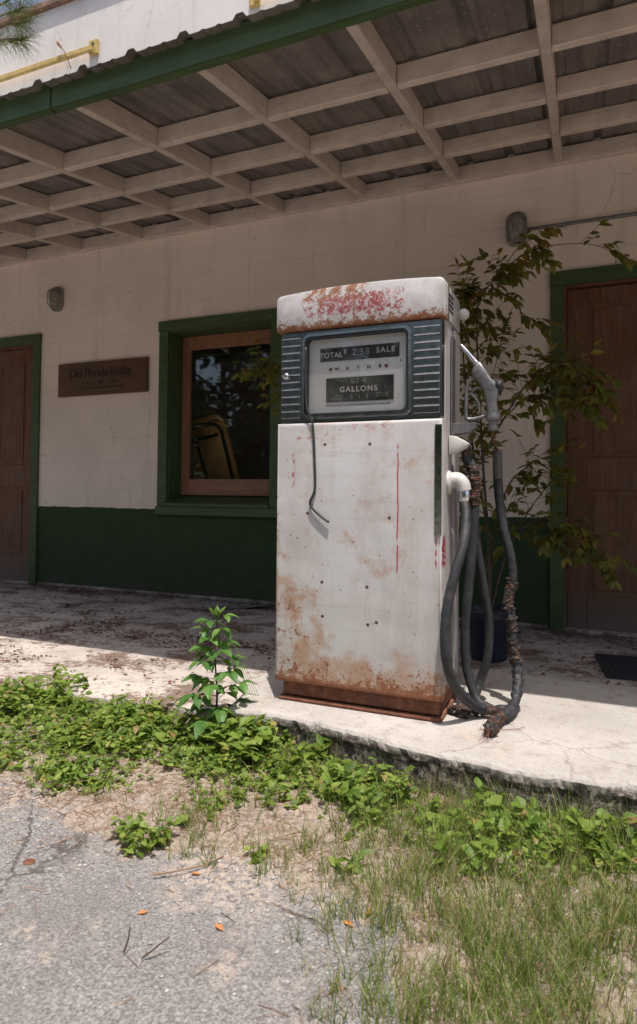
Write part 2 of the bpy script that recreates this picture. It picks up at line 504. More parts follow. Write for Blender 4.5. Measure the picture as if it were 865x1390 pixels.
def glass_mat(name, tint, refl=1.0, dirt=.06):
    n = N(name)
    tr = n.t.nodes.new('ShaderNodeBsdfTransparent'); tr.inputs[0].default_value = (*tint, 1)
    gl = n.t.nodes.new('ShaderNodeBsdfGlossy'); gl.inputs['Roughness'].default_value = .02
    fr = n.t.nodes.new('ShaderNodeFresnel'); fr.inputs[0].default_value = 1.52
    m1 = n.t.nodes.new('ShaderNodeMixShader')
    n.t.links.new(n.mul(fr.outputs[0], refl), m1.inputs[0])
    n.t.links.new(tr.outputs[0], m1.inputs[1]); n.t.links.new(gl.outputs[0], m1.inputs[2])
    df = n.t.nodes.new('ShaderNodeBsdfDiffuse'); df.inputs[0].default_value = (.5, .48, .45, 1)
    m2 = n.t.nodes.new('ShaderNodeMixShader')
    n.t.links.new(n.mul(n.ss(n.noise(9, 5, .7), .35, .8), dirt), m2.inputs[0])
    n.t.links.new(m1.outputs[0], m2.inputs[1]); n.t.links.new(df.outputs[0], m2.inputs[2])
    return n.done(m2.outputs[0])
M['glass'] = glass_mat('window_glass', (.9, .9, .9), 1.6, .02)
M['dialglass'] = glass_mat('dial_glass', (.98, .98, .98), .7, .10)

def leafmat(name, stops, trans=.35, rough=.45, tcol=(.30, .42, .05)):
    n = N(name)
    i = n.island()
    c = n.ramp(i, stops)
    c = n.mix(n.mul(n.ss(n.noise(40, 3), .4, .7), .3), c, tuple(v * .6 for v in stops[0][1]))
    p = n.bsdf(c, rough, 0, None, .35)
    t = n.t.nodes.new('ShaderNodeBsdfTranslucent')
    n.put(t.inputs[0], n.mix(.5, c, tcol))
    m = n.t.nodes.new('ShaderNodeMixShader'); m.inputs[0].default_value = trans
    n.t.links.new(p, m.inputs[1]); n.t.links.new(t.outputs[0], m.inputs[2])
    return n.done(m.outputs[0])
M['weedleaf'] = leafmat('weed_leaf', [(0, (.075, .14, .022)), (.35, (.15, .235, .036)), (.72, (.23, .33, .055)), (.93, (.30, .38, .09)), (.96, (.40, .32, .10)), (1, (.30, .17, .09))], .45, .5, (.48, .56, .10))
M['tallleaf'] = leafmat('sapling_leaf', [(0, (.06, .15, .030)), (.6, (.10, .22, .045)), (1, (.16, .28, .06))])
M['vineleaf'] = leafmat('porch_shrub_leaf', [(0, (.07, .095, .018)), (.4, (.17, .19, .034)), (.75, (.26, .235, .042)), (.95, (.24, .15, .03)), (1, (.26, .09, .02))], .38, .45, (.40, .32, .05))
M['grassblade'] = leafmat('grass_blade', [(0, (.075, .14, .022)), (.35, (.13, .215, .035)), (.62, (.22, .28, .06)), (.8, (.36, .31, .13)), (1, (.42, .32, .19))], .3)
M['straw'] = leafmat('dry_straw', [(0, (.20, .10, .055)), (.5, (.32, .19, .11)), (1, (.46, .34, .22))], .1, .8, (.3, .2, .1))
M['litter'] = leafmat('leaf_litter', [(0, (.055, .022, .014)), (.5, (.12, .050, .030)), (.85, (.20, .09, .05)), (1, (.30, .17, .10))], .05, .85, (.2, .1, .05))
M['needle'] = leafmat('pine_needles', [(0, (.10, .17, .03)), (.6, (.19, .25, .05)), (.9, (.28, .26, .07)), (1, (.30, .20, .08))], .2, .5, (.3, .3, .06))
M['crown'] = leafmat('tree_leaf', [(0, (.018, .038, .010)), (.5, (.035, .065, .016)), (1, (.06, .10, .022))], .2)
M['orangeleaf'] = leafmat('dead_leaf', [(0, (.42, .14, .05)), (1, (.55, .25, .09))], .15, .7, (.5, .2, .05))
n = N('gravel_stone')
M['stone'] = n.done(n.bsdf(n.ramp(n.island(), [(0, (.16, .15, .15)), (.5, (.30, .28, .27)), (.85, (.36, .34, .32)), (1, (.46, .44, .42))]), .8, 0, n.bump(n.noise(300, 3), .3, .002), .3))

# ground: old asphalt running into sandy soil
n = N('ground_surface').xyz()
w1 = n.noise(2.6, 6, .62); w2 = n.noise(11, 5, .6)
ed = n.add(n.mul(n.sub(w1, .5), .40), n.mul(n.sub(w2, .5), .20), n.mul(n.sub(n.noise(40, 4, .7), .5), .07))
ylim = n.add(1.265, n.mul(n.ss(n.x, -1.0, -1.6), .10), ed)
A = n.ss(n.sub(ylim, n.y), -.004, .008)
xl = n.ss(n.sub(n.add(n.x, n.mul(n.y, .10)), n.mul(ed, .8)), -.185, -.195)
far = n.ss(n.y, .15, -.3)
A = n.mul(A, n.mx(xl, far))
far2 = n.ss(n.y, -9.4, -9.6)
A = n.mul(A, n.inv(far2))
# asphalt
v1 = n.voro(130, out='Color'); vd = n.voro(130); v2 = n.voro(52, out='Color'); v2d = n.voro(52)
sepn = n.t.nodes.new('ShaderNodeSeparateColor'); n.t.links.new(v1, sepn.inputs[0])
agg = n.ramp(sepn.outputs[0], [(0, (.19, .18, .178)), (.35, (.25, .236, .232)), (.7, (.30, .283, .275)), (.92, (.36, .335, .32)), (1, (.46, .44, .42))])
sep2 = n.t.nodes.new('ShaderNodeSeparateColor'); n.t.links.new(v2, sep2.inputs[0])
agg = n.mix(.60, agg, n.mix(n.ss(n.noise(170, 3, .6), .36, .62), (.105, .097, .094), (.36, .34, .325)))
big = n.mul(n.ss(sep2.outputs[0], .80, .86), n.ss(v2d, .36, .26))
agg = n.mix(big, agg, n.ramp(sep2.outputs[1], [(0, (.20, .19, .195)), (.5, (.31, .295, .29)), (1, (.42, .40, .38))]))
agg = n.mix(n.mul(n.ss(vd, .42, .62), .30), agg, (.14, .125, .12))
agg = n.mix(n.mul(n.ss(n.noise(5, 6, .7), .42, .68), .45), agg, (.17, .155, .148))
crk = n.mul(n.ss(n.voro(2.3, 'DISTANCE_TO_EDGE', n.mix(.06, n.o, n.noise(7, 5, .7, col=True))), .010, .003), n.ss(n.noise(1.9, 3), .44, .54))
agg = n.mix(n.mul(crk, .8), agg, (.08, .065, .055))
sandy = n.ss(n.add(w1, n.mul(n.sub(w2, .5), .5), n.mul(n.ss(n.sub(ylim, n.y), .30, 0.), .14)), .55, .68)
sand = n.mix(n.noise(90, 5, .7), (.44, .35, .285), (.58, .49, .41))
sand = n.mix(n.ss(n.voro(260), .25, .12), sand, (.25, .19, .16))
agg = n.mix(n.mul(sandy, n.ss(n.noise(60, 4, .7), .42, .58), .75), agg, sand)
# soil
soil = n.mix(n.ss(w2, .35, .65), (.31, .25, .205), (.20, .155, .12))
soil = n.mix(n.ss(n.noise(75, 6, .75), .40, .66), soil, (.44, .36, .30))
soil = n.mix(n.mul(n.ss(n.noise(34, 5, .7), .52, .64), .8), soil, (.16, .11, .08))
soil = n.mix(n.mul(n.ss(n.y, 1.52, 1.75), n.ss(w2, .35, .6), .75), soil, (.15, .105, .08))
c = n.mix(A, soil, agg)
c = n.mix(far2, c, (.06, .07, .03))
h = n.add(n.mul(A, n.add(n.mul(vd, -.35), n.mul(big, .5), n.mul(n.noise(170, 3, .6), 2.0))), n.mul(n.inv(A), n.noise(90, 6, .75), 1.6), n.mul(n.noise(300, 3), .3))
M['ground'] = n.done(n.bsdf(c, .9, 0, n.bump(h, .8, .006), .25))

def concrete(name, slab=False):
    n = N(name).xyz()
    a = n.noise(2.1, 6, .62); b = n.noise(12, 6, .7); f = n.noise(90, 5, .7)
    c = n.mix(n.ss(a, .35, .7), (.50, .445, .40), (.36, .32, .285))
    c = n.mix(n.mul(n.ss(b, .48, .66), .6), c, (.27, .23, .20))
    c = n.mix(n.mul(n.ss(f, .6, .72), .5), c, (.26, .22, .19))
    if not slab:
        li = n.ss(n.add(n.noise(3.0, 6, .68, n.vec(1, 1.35, 1)), n.mul(n.sub(n.noise(38, 7, .8), .5), .75)), .505, .575)
        c = n.mix(n.mul(li, .78), c, (.115, .062, .043))
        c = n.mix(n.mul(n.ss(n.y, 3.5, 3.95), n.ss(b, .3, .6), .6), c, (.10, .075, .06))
    else:
        c = n.mix(n.ss(a, .3, .7), (.46, .43, .40), (.35, .325, .30))
        c = n.mix(n.mul(n.ss(b, .58, .72), .35), c, (.42, .36, .30))
        c = n.mix(n.mul(n.ss(n.noise(5, 6, .75), .55, .70), .45), c, (.50, .36, .25))
        c = n.mix(n.mul(n.ss(n.noise(13, 8, .85), .50, .64), .75), c, (.28, .24, .205))
        c = n.mix(n.mul(n.ss(n.noise(130, 4, .8), .56, .64), .6), c, (.20, .17, .15))
        c = n.mix(n.mul(n.ss(n.voro(40), .10, .05), n.ss(n.noise(5, 2), .5, .6)), c, (.10, .08, .07))
        ck = n.mul(n.ss(n.voro(1.7, 'DISTANCE_TO_EDGE', n.mix(.14, n.o, n.noise(5, 6, .75, col=True))), .006, .0015), .55)
        c = n.mix(ck, c, (.16, .13, .11))
        low = n.ss(n.add(n.z, n.mul(n.sub(n.noise(26, 6, .75), .5), .055)), .046, .022)
        c = n.mix(low, c, n.mix(n.ss(n.noise(60, 6, .75), .48, .62), (.055, .045, .038), (.27, .24, .20)))
    return n.done(n.bsdf(c, .88, 0, n.bump(n.add(n.mul(b, .6), f), .5, .005), .25))
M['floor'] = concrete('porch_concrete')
M['slab'] = concrete('island_concrete', True)

# ------------------------------------------------------------------ ground, floor, island
def axis(segs):
    out = []
    for a, b, st in segs:
        k = max(1, round((b - a) / st))
        out += [a + (b - a) * i / k for i in range(k)]
    return out + [segs[-1][1]]
gx = axis([(-400, -40, 60), (-40, -6, 4), (-6, -2.6, .2), (-2.6, .7, .0125), (.7, 6, .3), (6, 40, 5), (40, 400, 60)])
gy = axis([(-400, -40, 60), (-40, -4, 4), (-4, .5, .3), (.5, 2.1, .0125), (2.1, 6, .4), (6, 40, 5), (40, 400, 60)])
def sm(v, a, b):
    t = max(0, min(1, (v - a) / (b - a))); return t * t * (3 - 2 * t)
def gz(x, y):
    z = -.075
    near = sm(x, -3.2, -2.4) * (1 - sm(x, .6, 1.2)) * sm(y, .3, .7) * (1 - sm(y, 2.1, 2.4))
    soil = sm(y + .25 * (mnoise.noise((x * 2.6, y * 2.6, 0))), 1.15, 1.4)
    soil = max(soil, sm(x, -.42, -.2))
    z += near * (.004 * mnoise.noise((x * 3, y * 3, 1)) + soil * (.014 + .012 * mnoise.noise((x * 6, y * 6, 3)) + .006 * mnoise.noise((x * 22, y * 22, 5)) + .003 * mnoise.noise((x * 60, y * 60, 7))))
    z += near * soil * (.016 * sm(y, 1.4, 1.85) - .022 * sm(x, -.9, -.6) * sm(y, 1.6, 1.8))
    return z
verts = [(x, y, gz(x, y)) for y in gy for x in gx]
W = len(gx)
faces = [(j * W + i, j * W + i + 1, (j + 1) * W + i + 1, (j + 1) * W + i) for j in range(len(gy) - 1) for i in range(W - 1)]
me = bpy.data.meshes.new('ground'); me.from_pydata(verts, [], faces)
tag(fin('ground', me, M['ground'], smooth=True), 'cracked grey asphalt running into pale sandy soil', 'ground', kind='structure')

def slab_mesh(name, front, back_y, ztop, zbot, mat, amp, chip):
    """front: polyline (x,y) from left to right; polygon closes at back_y"""
    pts = []
    for (a, b) in zip(front, front[1:]):
        L = math.hypot(b[0] - a[0], b[1] - a[1]); k = max(1, int(L / .012))
        for i in range(k):
            pts.append((a[0] + (b[0] - a[0]) * i / k, a[1] + (b[1] - a[1]) * i / k))
    pts.append(front[-1])
    bm = bmesh.new()
    rings = []
    prof = [(.10, 0), (.03, 0), (.010, -.002), (.002, -.010), (0, -.03), (.004, -.05), (-.004, zbot - ztop)]
    for dy, dz in prof:
        r = []
        for (x, y) in pts:
            e = amp * mnoise.noise((x * 9, y * 9, 2)) + amp * .5 * mnoise.noise((x * 40, y * 40, 4))
            c = chip * max(0, mnoise.noise((x * 26, y * 26 + dz * 30, 9))) if dz < 0 else 0
            r.append(bm.verts.new((x, y + dy + e + c, ztop + dz + (-.004 * abs(mnoise.noise((x * 30, 1, 1))) if dz < 0 else 0))))
        rings.append(r)
    bk = [bm.verts.new((x, back_y, ztop)) for x, y in pts]
    rings = [bk] + rings
    for a, b in zip(rings, rings[1:]):
        for i in range(len(pts) - 1):
            bm.faces.new((a[i], b[i], b[i + 1], a[i + 1]))
    # closed back and ends
    bb = [bm.verts.new((x, back_y, zbot)) for x, y in pts]
    for i in range(len(pts) - 1):
        bm.faces.new((bk[i], bk[i + 1], bb[i + 1], bb[i]))
    for e, s in ((0, 1), (-1, -1)):
        bm.faces.new([r[e] for r in rings] + [bb[e]])
    return obj(name, bm, mat, smooth=False, recalc=True)
fl = slab_mesh('porch_floor', [(-6.6, 1.93), (-2.4, 1.93), (-1.9, 1.90), (-1.2, 1.955), (4.4, 1.95)], 3.962, 0, -.16, M['floor'], .012, .01)
tag(fl, 'pale concrete porch floor strewn with brown litter', 'floor', kind='structure')
isl = slab_mesh('pump_island', [(-1.215, 2.40), (-1.185, 2.18), (-1.115, 1.86), (-1.06, 1.87), (-.87, 1.885), (-.62, 1.835), (-.367, 1.788), (-.129, 1.767), (.126, 1.798), (.6, 1.80), (1.6, 1.80)], 2.72, .05, -.15, M['slab'], .009, .022)
tag(isl, 'raised white concrete island with mossy broken front edge', 'pavement', kind='structure')

# ------------------------------------------------------------------ building
bld = empty('station_building', (0, 0, 0), 'white and green old filling station with corrugated porch roof', 'building')
YW = 3.966
WX0, WX1 = -6.2, 4.2
# openings: left door, window, right door
DO_L = (-5.22, -4.30, 0, 2.035); WI = (-2.925, -2.035, .69, 2.02); DO_R = (-.11, .79, 0, 2.035)
def wall_mesh(x0, x1, z0, z1, ops, y0, y1, wn=.0):
    xs = sorted({x0, x1, *[o[0] for o in ops], *[o[1] for o in ops]})
    zs = sorted({z0, z1, *[o[2] for o in ops], *[o[3] for o in ops]})
    bm = bmesh.new(); V = {}
    def v(x, y, z):
        k = (round(x, 4), round(y, 4), round(z, 4))
        if k not in V: V[k] = bm.verts.new((x, y, z))
        return V[k]
    solid = lambda i, k: 0 <= i < len(xs) - 1 and 0 <= k < len(zs) - 1 and not any(o[0] - 1e-6 <= xs[i] and xs[i + 1] <= o[1] + 1e-6 and o[2] - 1e-6 <= zs[k] and zs[k + 1] <= o[3] + 1e-6 for o in ops)
    for i in range(len(xs) - 1):
        for k in range(len(zs) - 1):
            if not solid(i, k): continue
            a, b, c, d = xs[i], xs[i + 1], zs[k], zs[k + 1]
            bm.faces.new((v(a, y0, c), v(b, y0, c), v(b, y0, d), v(a, y0, d)))
            bm.faces.new((v(a, y1, d), v(b, y1, d), v(b, y1, c), v(a, y1, c)))
            if not solid(i - 1, k): bm.faces.new((v(a, y0, c), v(a, y0, d), v(a, y1, d), v(a, y1, c)))
            if not solid(i + 1, k): bm.faces.new((v(b, y0, d), v(b, y0, c), v(b, y1, c), v(b, y1, d)))
            if not solid(i, k - 1): bm.faces.new((v(a, y0, c), v(a, y1, c), v(b, y1, c), v(b, y0, c)))
            if not solid(i, k + 1): bm.faces.new((v(a, y0, d), v(b, y0, d), v(b, y1, d), v(a, y1, d)))
    return bm
bm = wall_mesh(WX0, WX1, -.15, 4.91, [DO_L, WI, DO_R], YW, YW + .2)
box(bm, WX0, WX0 + .2, YW + .203, 4.8, -.15, 4.91)
box(bm, WX0, WX0 + .2, 6.3, 9, -.15, 4.91)
box(bm, WX0, WX0 + .2, 4.803, 6.297, -.15, .8)  # wall below and above an unseen opening added to light the room
box(bm, WX0, WX0 + .2, 4.803, 6.297, 2.3, 4.91)
box(bm, WX1 - .2, WX1, YW + .203, 9, -.15, 4.91)
box(bm, WX0 + .203, WX1 - .203, 8.8, 9, -.15, 4.91)
wallo = obj('wall', bm, M['wall'], bld)
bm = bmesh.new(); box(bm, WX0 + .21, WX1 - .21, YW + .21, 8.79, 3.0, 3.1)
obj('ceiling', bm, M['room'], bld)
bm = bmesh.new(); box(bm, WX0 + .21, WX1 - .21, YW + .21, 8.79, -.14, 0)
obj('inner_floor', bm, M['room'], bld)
bm = bmesh.new(); box(bm, WX0 + .1, WX1 - .1, YW + .1, 8.9, 4.80, 4.9)
obj('roof', bm, M['card'], bld)
bm = bmesh.new(); box(bm, WX0 - .04, WX1 + .04, YW - .040, YW + .26, 4.916, 4.966, .004)
wobble(bm, .004, 7)
cop = obj('coping_board', bm, M['brown_board'], bld)
bm = bmesh.new(); box(bm, WX0 - .05, WX1 + .05, YW - .020, YW + .27, 4.969, 5.09, .006)
obj('flashing', bm, M['flashing'], bld)
# threshold curb along the wall foot
bm = bmesh.new()
box(bm, DO_L[1] + .1, DO_R[0] - .08, YW - .03, YW - .002, .001, .022, .004)
wobble(bm, .006, 9)
obj('wall_foot', bm, M['floor'], bld)

# porch roof
zr = lambda y: 2.403 + .1837 * (y - 2.015)      # underside of rafters
RD = .098
# ribbed sheets: outline along x, straight along the slope
def profile(x):
    u = (x + 1.138) / .2425
    f = u - math.floor(u)
    d = min(f, 1 - f) * .2425
    h = .020 * max(0, min(1, (.028 - d) / .014))
    for c_ in (.36, .64):
        dd = abs(f - c_) * .2425
        h = max(h, .004 * max(0, min(1, (.014 - dd) / .006)))
    return h
px = []
k0 = math.floor((-6.5 + 1.138) / .2425)
x = -1.138 + k0 * .2425
while x < 4.4:
    for off in (0, .012, .016, .028, .0733, .079, .0873 + .006, .1012, .1412, .149, .161, .169, .2145, .2265, .2305):
        px.append(x + off)
    x += .2425
px = sorted(set(round(v, 4) for v in px))
bm = bmesh.new()
ys = [1.925, 1.93, 2.3, 2.8, 3.3, YW + .012]
top = []; bot = []
for y in ys:
    top.append([bm.verts.new((x, y, zr(y) + RD + .002 + profile(x) + .0015 + .0025 * mnoise.noise((x * 1.3, y, 0)))) for x in px])
    bot.append([bm.verts.new((v.co.x, v.co.y, v.co.z - .0015)) for v in top[-1]])
for r in (top, bot):
    for a, b in zip(r, r[1:]):
        for i in range(len(px) - 1): bm.faces.new((a[i], a[i + 1], b[i + 1], b[i]))
for i in range(len(px) - 1): bm.faces.new((top[0][i], bot[0][i], bot[0][i + 1], top[0][i + 1]))
proof = obj('porch_roof', bm, M['galv'], bld)
# rafters every 0.61 m, slightly varied boards
ek = []
for k in range(-7, 11):
    xr = -.133 - .61 * k
    if not (-6.3 < xr < 4.3): continue
    ek.append(xr)
ek = sorted(ek)
for xr in ek:
    bm = bmesh.new()
    w = .020
    b = bmesh.new()
    y0, y1 = 2.012, 3.922
    vs = [b.verts.new((xr + sx * w, y, zr(y) + zz)) for sx in (-1, 1) for y in (y0, y1) for zz in (0, RD)]
    for f in ((0,1,3,2),(4,6,7,5),(0,4,5,1),(2,3,7,6),(0,2,6,4),(1,5,7,3)): b.faces.new([vs[i] for i in f])
    bmesh.ops.subdivide_edges(b, edges=[e for e in b.edges if abs(e.verts[0].co.y - e.verts[1].co.y) > 1], cuts=8)
    bmesh.ops.bevel(b, geom=[e for e in b.edges if e.calc_face_angle(0) > 1], offset=.003, segments=1, affect='EDGES')
    wobble(b, .0035, 2.3); merge(bm, b)
    obj('rafter', bm, M['beam'], proof)
for yp in (2.53, 3.01, 3.47):
    for a, b_ in zip([WX0] + ek, ek + [WX1]):
        if b_ - a < .2: continue
        bm = bmesh.new()
        dz = rnd.uniform(-.004, .003); z0 = zr(yp) + dz + .003
        box(bm, a + .0215, b_ - .0215, yp - .019, yp + .019, z0, z0 + RD - .010, .003, 1)
        obj('purlin', bm, M['beam'], proof)
bm = bmesh.new(); box(bm, WX0, WX1, 3.926, YW - .002, zr(3.926) - .004, zr(3.926) + RD - .004, .004, 1)
wobble(bm, .002, 3)
obj('ledger', bm, M['beam'], proof)
# fascia: two boards with a butt joint
for a, b_ in ((WX0 - .02, -2.082), (-2.078, WX1 + .02)):
    bm = bmesh.new(); bx = bmesh.new()
    box(bx, a, b_, 1.968, 2.008, 2.400, 2.510)
    bmesh.ops.subdivide_edges(bx, edges=[e for e in bx.edges if abs(e.verts[0].co.x - e.verts[1].co.x) > 1], cuts=30)
    bmesh.ops.bevel(bx, geom=[e for e in bx.edges if e.calc_face_angle(0) > 1], offset=.004, segments=2, affect='EDGES')
    wobble(bx, .003, 1.7); merge(bm, bx)
    obj('fascia', bm, M['green'], proof)

# doors
def door(name, o, hinge_left, hx):
    x0, x1, z0, z1 = o
    D = bpy.data.objects.new(name, None); D.empty_display_size = .1; C.objects.link(D); D.parent = bld; D.location = (x0, YW, 0)
    # casing
    bm = bmesh.new(); t = .07; y0 = YW - .022; y1 = YW - .001
    box(bm, x0 - t, x0 + .005, y0, y1, .002, z1 - .008, .003)
    box(bm, x1 - .005, x1 + t, y0, y1, .002, z1 - .008, .003)
    box(bm, x0 - t - .004, x1 + t + .004, y0 - .004, y1, z1 - .006, z1 + .078, .003)
    obj('casing', bm, M['green'], D)
    bm = bmesh.new(); yj = YW + .004
    box(bm, x0 + .001, x0 + .022, yj, YW + .15, .002, z1 - .022)
    box(bm, x1 - .022, x1 - .001, yj, YW + .15, .002, z1 - .022)
    box(bm, x0 + .001, x1 - .001, yj, YW + .15, z1 - .020, z1 - .001)
    obj('jamb', bm, M['door'], D)
    a, b = x0 + .024, x1 - .024; yf = YW + .03
    bm = bmesh.new(); s = .105
    box(bm, a, a + s, yf, yf + .04, .012, z1 - .026, .003)
    box(bm, b - s, b, yf, yf + .04, .012, z1 - .026, .003)
    for (q0, q1) in ((.012, .205), (.820, 1.010), (1.925, z1 - .026)):
        box(bm, a + s + .001, b - s - .001, yf, yf + .04, q0, q1, .003)
    leaf = obj('door_leaf', bm, M['door'], D)
    for (q0, q1) in ((.205, .820), (1.010, 1.925)):
        bm = bmesh.new()
        b2 = bmesh.new(); box(b2, a + s - .003, b - s + .003, yf + .014, yf + .03, q0 - .003, q1 + .003)
        merge(bm, b2)
        # raised field with plank joint
        m_ = (a + b) / 2 + .03
        box(bm, a + s + .035, m_ - .002, yf + .007, yf + .0135, q0 + .035, q1 - .035, .003)
        box(bm, m_ + .002, b - s - .035, yf + .007, yf + .0135, q0 + .035, q1 - .035, .003)
        obj('panel', bm, M['door'], leaf)
    for zq in (1.62, .98, .28):
        bm = bmesh.new()
        lathe(bm, [(.006, zq - .045), (.006, zq + .045)], (a - .004 if hinge_left else b + .004, yf - .004, 0), n=10)
        obj('hinge', bm, M['copper'], leaf)
    bm = bmesh.new()
    kx = (b - .055) if hinge_left else (a + .055)
    lathe(bm, [(.026, 0), (.026, -.006), (.010, -.010), (.010, -.034), (.024, -.042), (.028, -.056), (.018, -.066)], (kx, yf, .93), 'Y', 20)
    obj('handle', bm, M['copper'], leaf, smooth=True)
    bm = bmesh.new(); box(bm, x0, x1, YW - .03, YW + .18, -.02, .011, .003)
    obj('threshold', bm, M['floor'], D)
    return D
dl = door('door', DO_L, False, 0); dr = door('door', DO_R, True, 0)
bm = bmesh.new()

# window
Wn = bpy.data.objects.new('window', None); C.objects.link(Wn); Wn.parent = bld; Wn.location = (WI[0], YW, WI[2])
x0, x1, z0, z1 = WI
bm = bmesh.new(); t = .078; y0 = YW - .022; y1 = YW - .001
box(bm, x0 - t, x0 + .005, y0, y1, z0 - .010, z1 - .007, .003)
box(bm, x1 - .005, x1 + t, y0, y1, z0 - .010, z1 - .007, .003)
box(bm, x0 - t - .006, x1 + t + .006, y0 - .005, y1, z1 - .005, z1 + .072, .003)
box(bm, x0 - t - .004, x1 + t + .004, y0 - .016, y1, z0 - .078, z0 - .012, .005)
obj('casing', bm, M['green'], Wn)
bm = bmesh.new()
box(bm, x0 + .001, x0 + .016, YW + .003, YW + .197, z0 + .001, z1 - .001)
box(bm, x1 - .016, x1 - .001, YW + .003, YW + .197, z0 + .001, z1 - .001)
box(bm, x0 + .018, x1 - .018, YW + .003, YW + .197, z1 - .016, z1 - .001)
obj('jamb', bm, M['green'], Wn)
bm = bmesh.new()
b = bmesh.new()
vs = [b.verts.new(p) for x in (x0 + .002, x1 - .002) for p in ((x, YW - .050, z0 - .012), (x, YW - .050, z0 + .012), (x, YW + .19, z0 + .072), (x, YW + .19, z0 - .012))]
for f in ((0,1,2,3),(4,7,6,5),(0,4,5,1),(1,5,6,2),(2,6,7,3),(3,7,4,0)): b.faces.new([vs[i] for i in f])
merge(bm, b)
obj('sill', bm, M['green'], Wn)
ysh = YW + .150; a, b_ = x0 + .018, x1 - .018; zb, zt = z0 + .072, z1 - .018; s = .075
bm = bmesh.new()
box(bm, a, a + s, ysh, ysh + .035, zb, zt, .004); box(bm, b_ - s, b_, ysh, ysh + .035, zb, zt, .004)
box(bm, a + s + .001, b_ - s - .001, ysh + .001, ysh + .034, zt - .105, zt, .004)
box(bm, a + s - .022, a + s + .0, ysh - .008, ysh - .001, zb + .10, zt - .10, .002)
sash = obj('sash', bm, M['sash'], Wn)
bm = bmesh.new(); box(bm, a + s - .004, b_ - s + .004, ysh - .004, ysh + .034, zb, zb + .125, .004)
obj('bottom_rail', bm, M['sashh'], sash)
bm = bmesh.new(); box(bm, a + s - .006, b_ - s + .006, ysh + .018, ysh + .0185, zb + .118, zt - .098)
obj('pane', bm, M['glass'], sash)

# folded table seen inside, leaning
ft = empty('folded_chair', (-2.85, 4.62, 0), 'folded tan lounge chair with black legs leaning inside the window', 'chair')
T = Matrix.Translation((-2.56, 4.60, 0)) @ Matrix.Rotation(R(-10.5), 4, 'Y') @ Matrix.Rotation(R(9), 4, 'X')
def tb(name, fn, mat, smooth=False, par=ft):
    bm = bmesh.new(); fn(bm); bm.transform(T); return obj(name, bm, mat, par, smooth)
x_a, x_b = -.62, .13
tb('panel', lambda bm: prism(bm, rrect(x_a + .03, x_b - .03, .12, 1.40, .06), .012, .026, .003), M['tan_vinyl'])
loop = [(x, -.002, z) for x, z in rrect(x_a, x_b, .02, 1.43, .09)]
tb('frame', lambda bm: (tube(bm, loop + loop[:1], .022, 8, 0)), M['tan_vinyl'], True)
inl = [(x, -.010, z) for x, z in rrect(x_a + .045, x_b - .045, .06, 1.385, .10)]
tb('inner_frame', lambda bm: tube(bm, inl + inl[:1], .012, 8, 0), M['black_metal'], True)
tb('crossbar', lambda bm: box(bm, x_a + .03, x_b - .08, -.022, -.004, 1.275, 1.300, .003), M['black_metal'])
for q in ((-.50, 1.20, -.42, .45), (-.16, 1.28, -.10, .2), (-.44, 1.2, -.26, .82), (-.36, 1.0, -.14, .75)):
    tb('leg', lambda bm: tube(bm, [(q[0], -.02, q[1]), (q[2], -.02, q[3])], .013, 8, 2), M['black_metal'], True)
for q in (-.38, -.14):
    tb('rivet', lambda bm: lathe(bm, [(.012, -.030), (.012, -.023)], (q, 0, 1.287), 'Y', 12), M['chrome_bright'])

# ------------------------------------------------------------------ text helper
def text(name, s, x, y, z, size, mat, parent, align='CENTER', sx=1., spacing=1., depth=.0006, bold=0.):
    cu = bpy.data.curves.new('txt', 'FONT'); cu.body = s; cu.size = size; cu.align_x = align; cu.align_y = 'CENTER'
    cu.extrude = depth; cu.space_character = spacing; cu.offset = bold
    to = bpy.data.objects.new('txt', cu); C.objects.link(to)
    dg = bpy.context.evaluated_depsgraph_get()
    me = bpy.data.meshes.new_from_object(to.evaluated_get(dg))
    bpy.data.objects.remove(to, do_unlink=True)
    me.transform(Matrix.Translation((x, y, z)) @ Matrix.Rotation(PI / 2, 4, 'X') @ Matrix.Diagonal((sx, 1, 1, 1)))
    return fin(name, me, mat, parent)

# sign board on the wall
sg = empty('wall_sign', (-3.56, 3.96, 1.56), 'brown wooden sign board with faded dark lettering beside the window', 'sign')
bm = bmesh.new(); box(bm, -4.01, -3.108, 3.936, 3.962, 1.560, 1.831, .004)
wobble(bm, .003, 4)
obj('board', bm, M['signwood'], sg)
text('lettering', 'Old Florida Realty', -3.57, 3.9335, 1.738, .104, M['sign_ink'], sg, sx=.82, bold=.0012)
bm = bmesh.new()
for (x, w, h) in ((-3.70, .10, .010), (-3.56, .05, .022), (-3.43, .10, .010)): box(bm, x - w / 2, x + w / 2, 3.9325, 3.9335, 1.660 - h / 2, 1.660 + h / 2)
xx = -3.86
for w in (.10, .05, .12, .08, .05, .10, .07):
    box(bm, xx, xx + w * .8, 3.9325, 3.9335, 1.612, 1.622); xx += w * .95
obj('faded_line', bm, M['sign_ink'], sg)

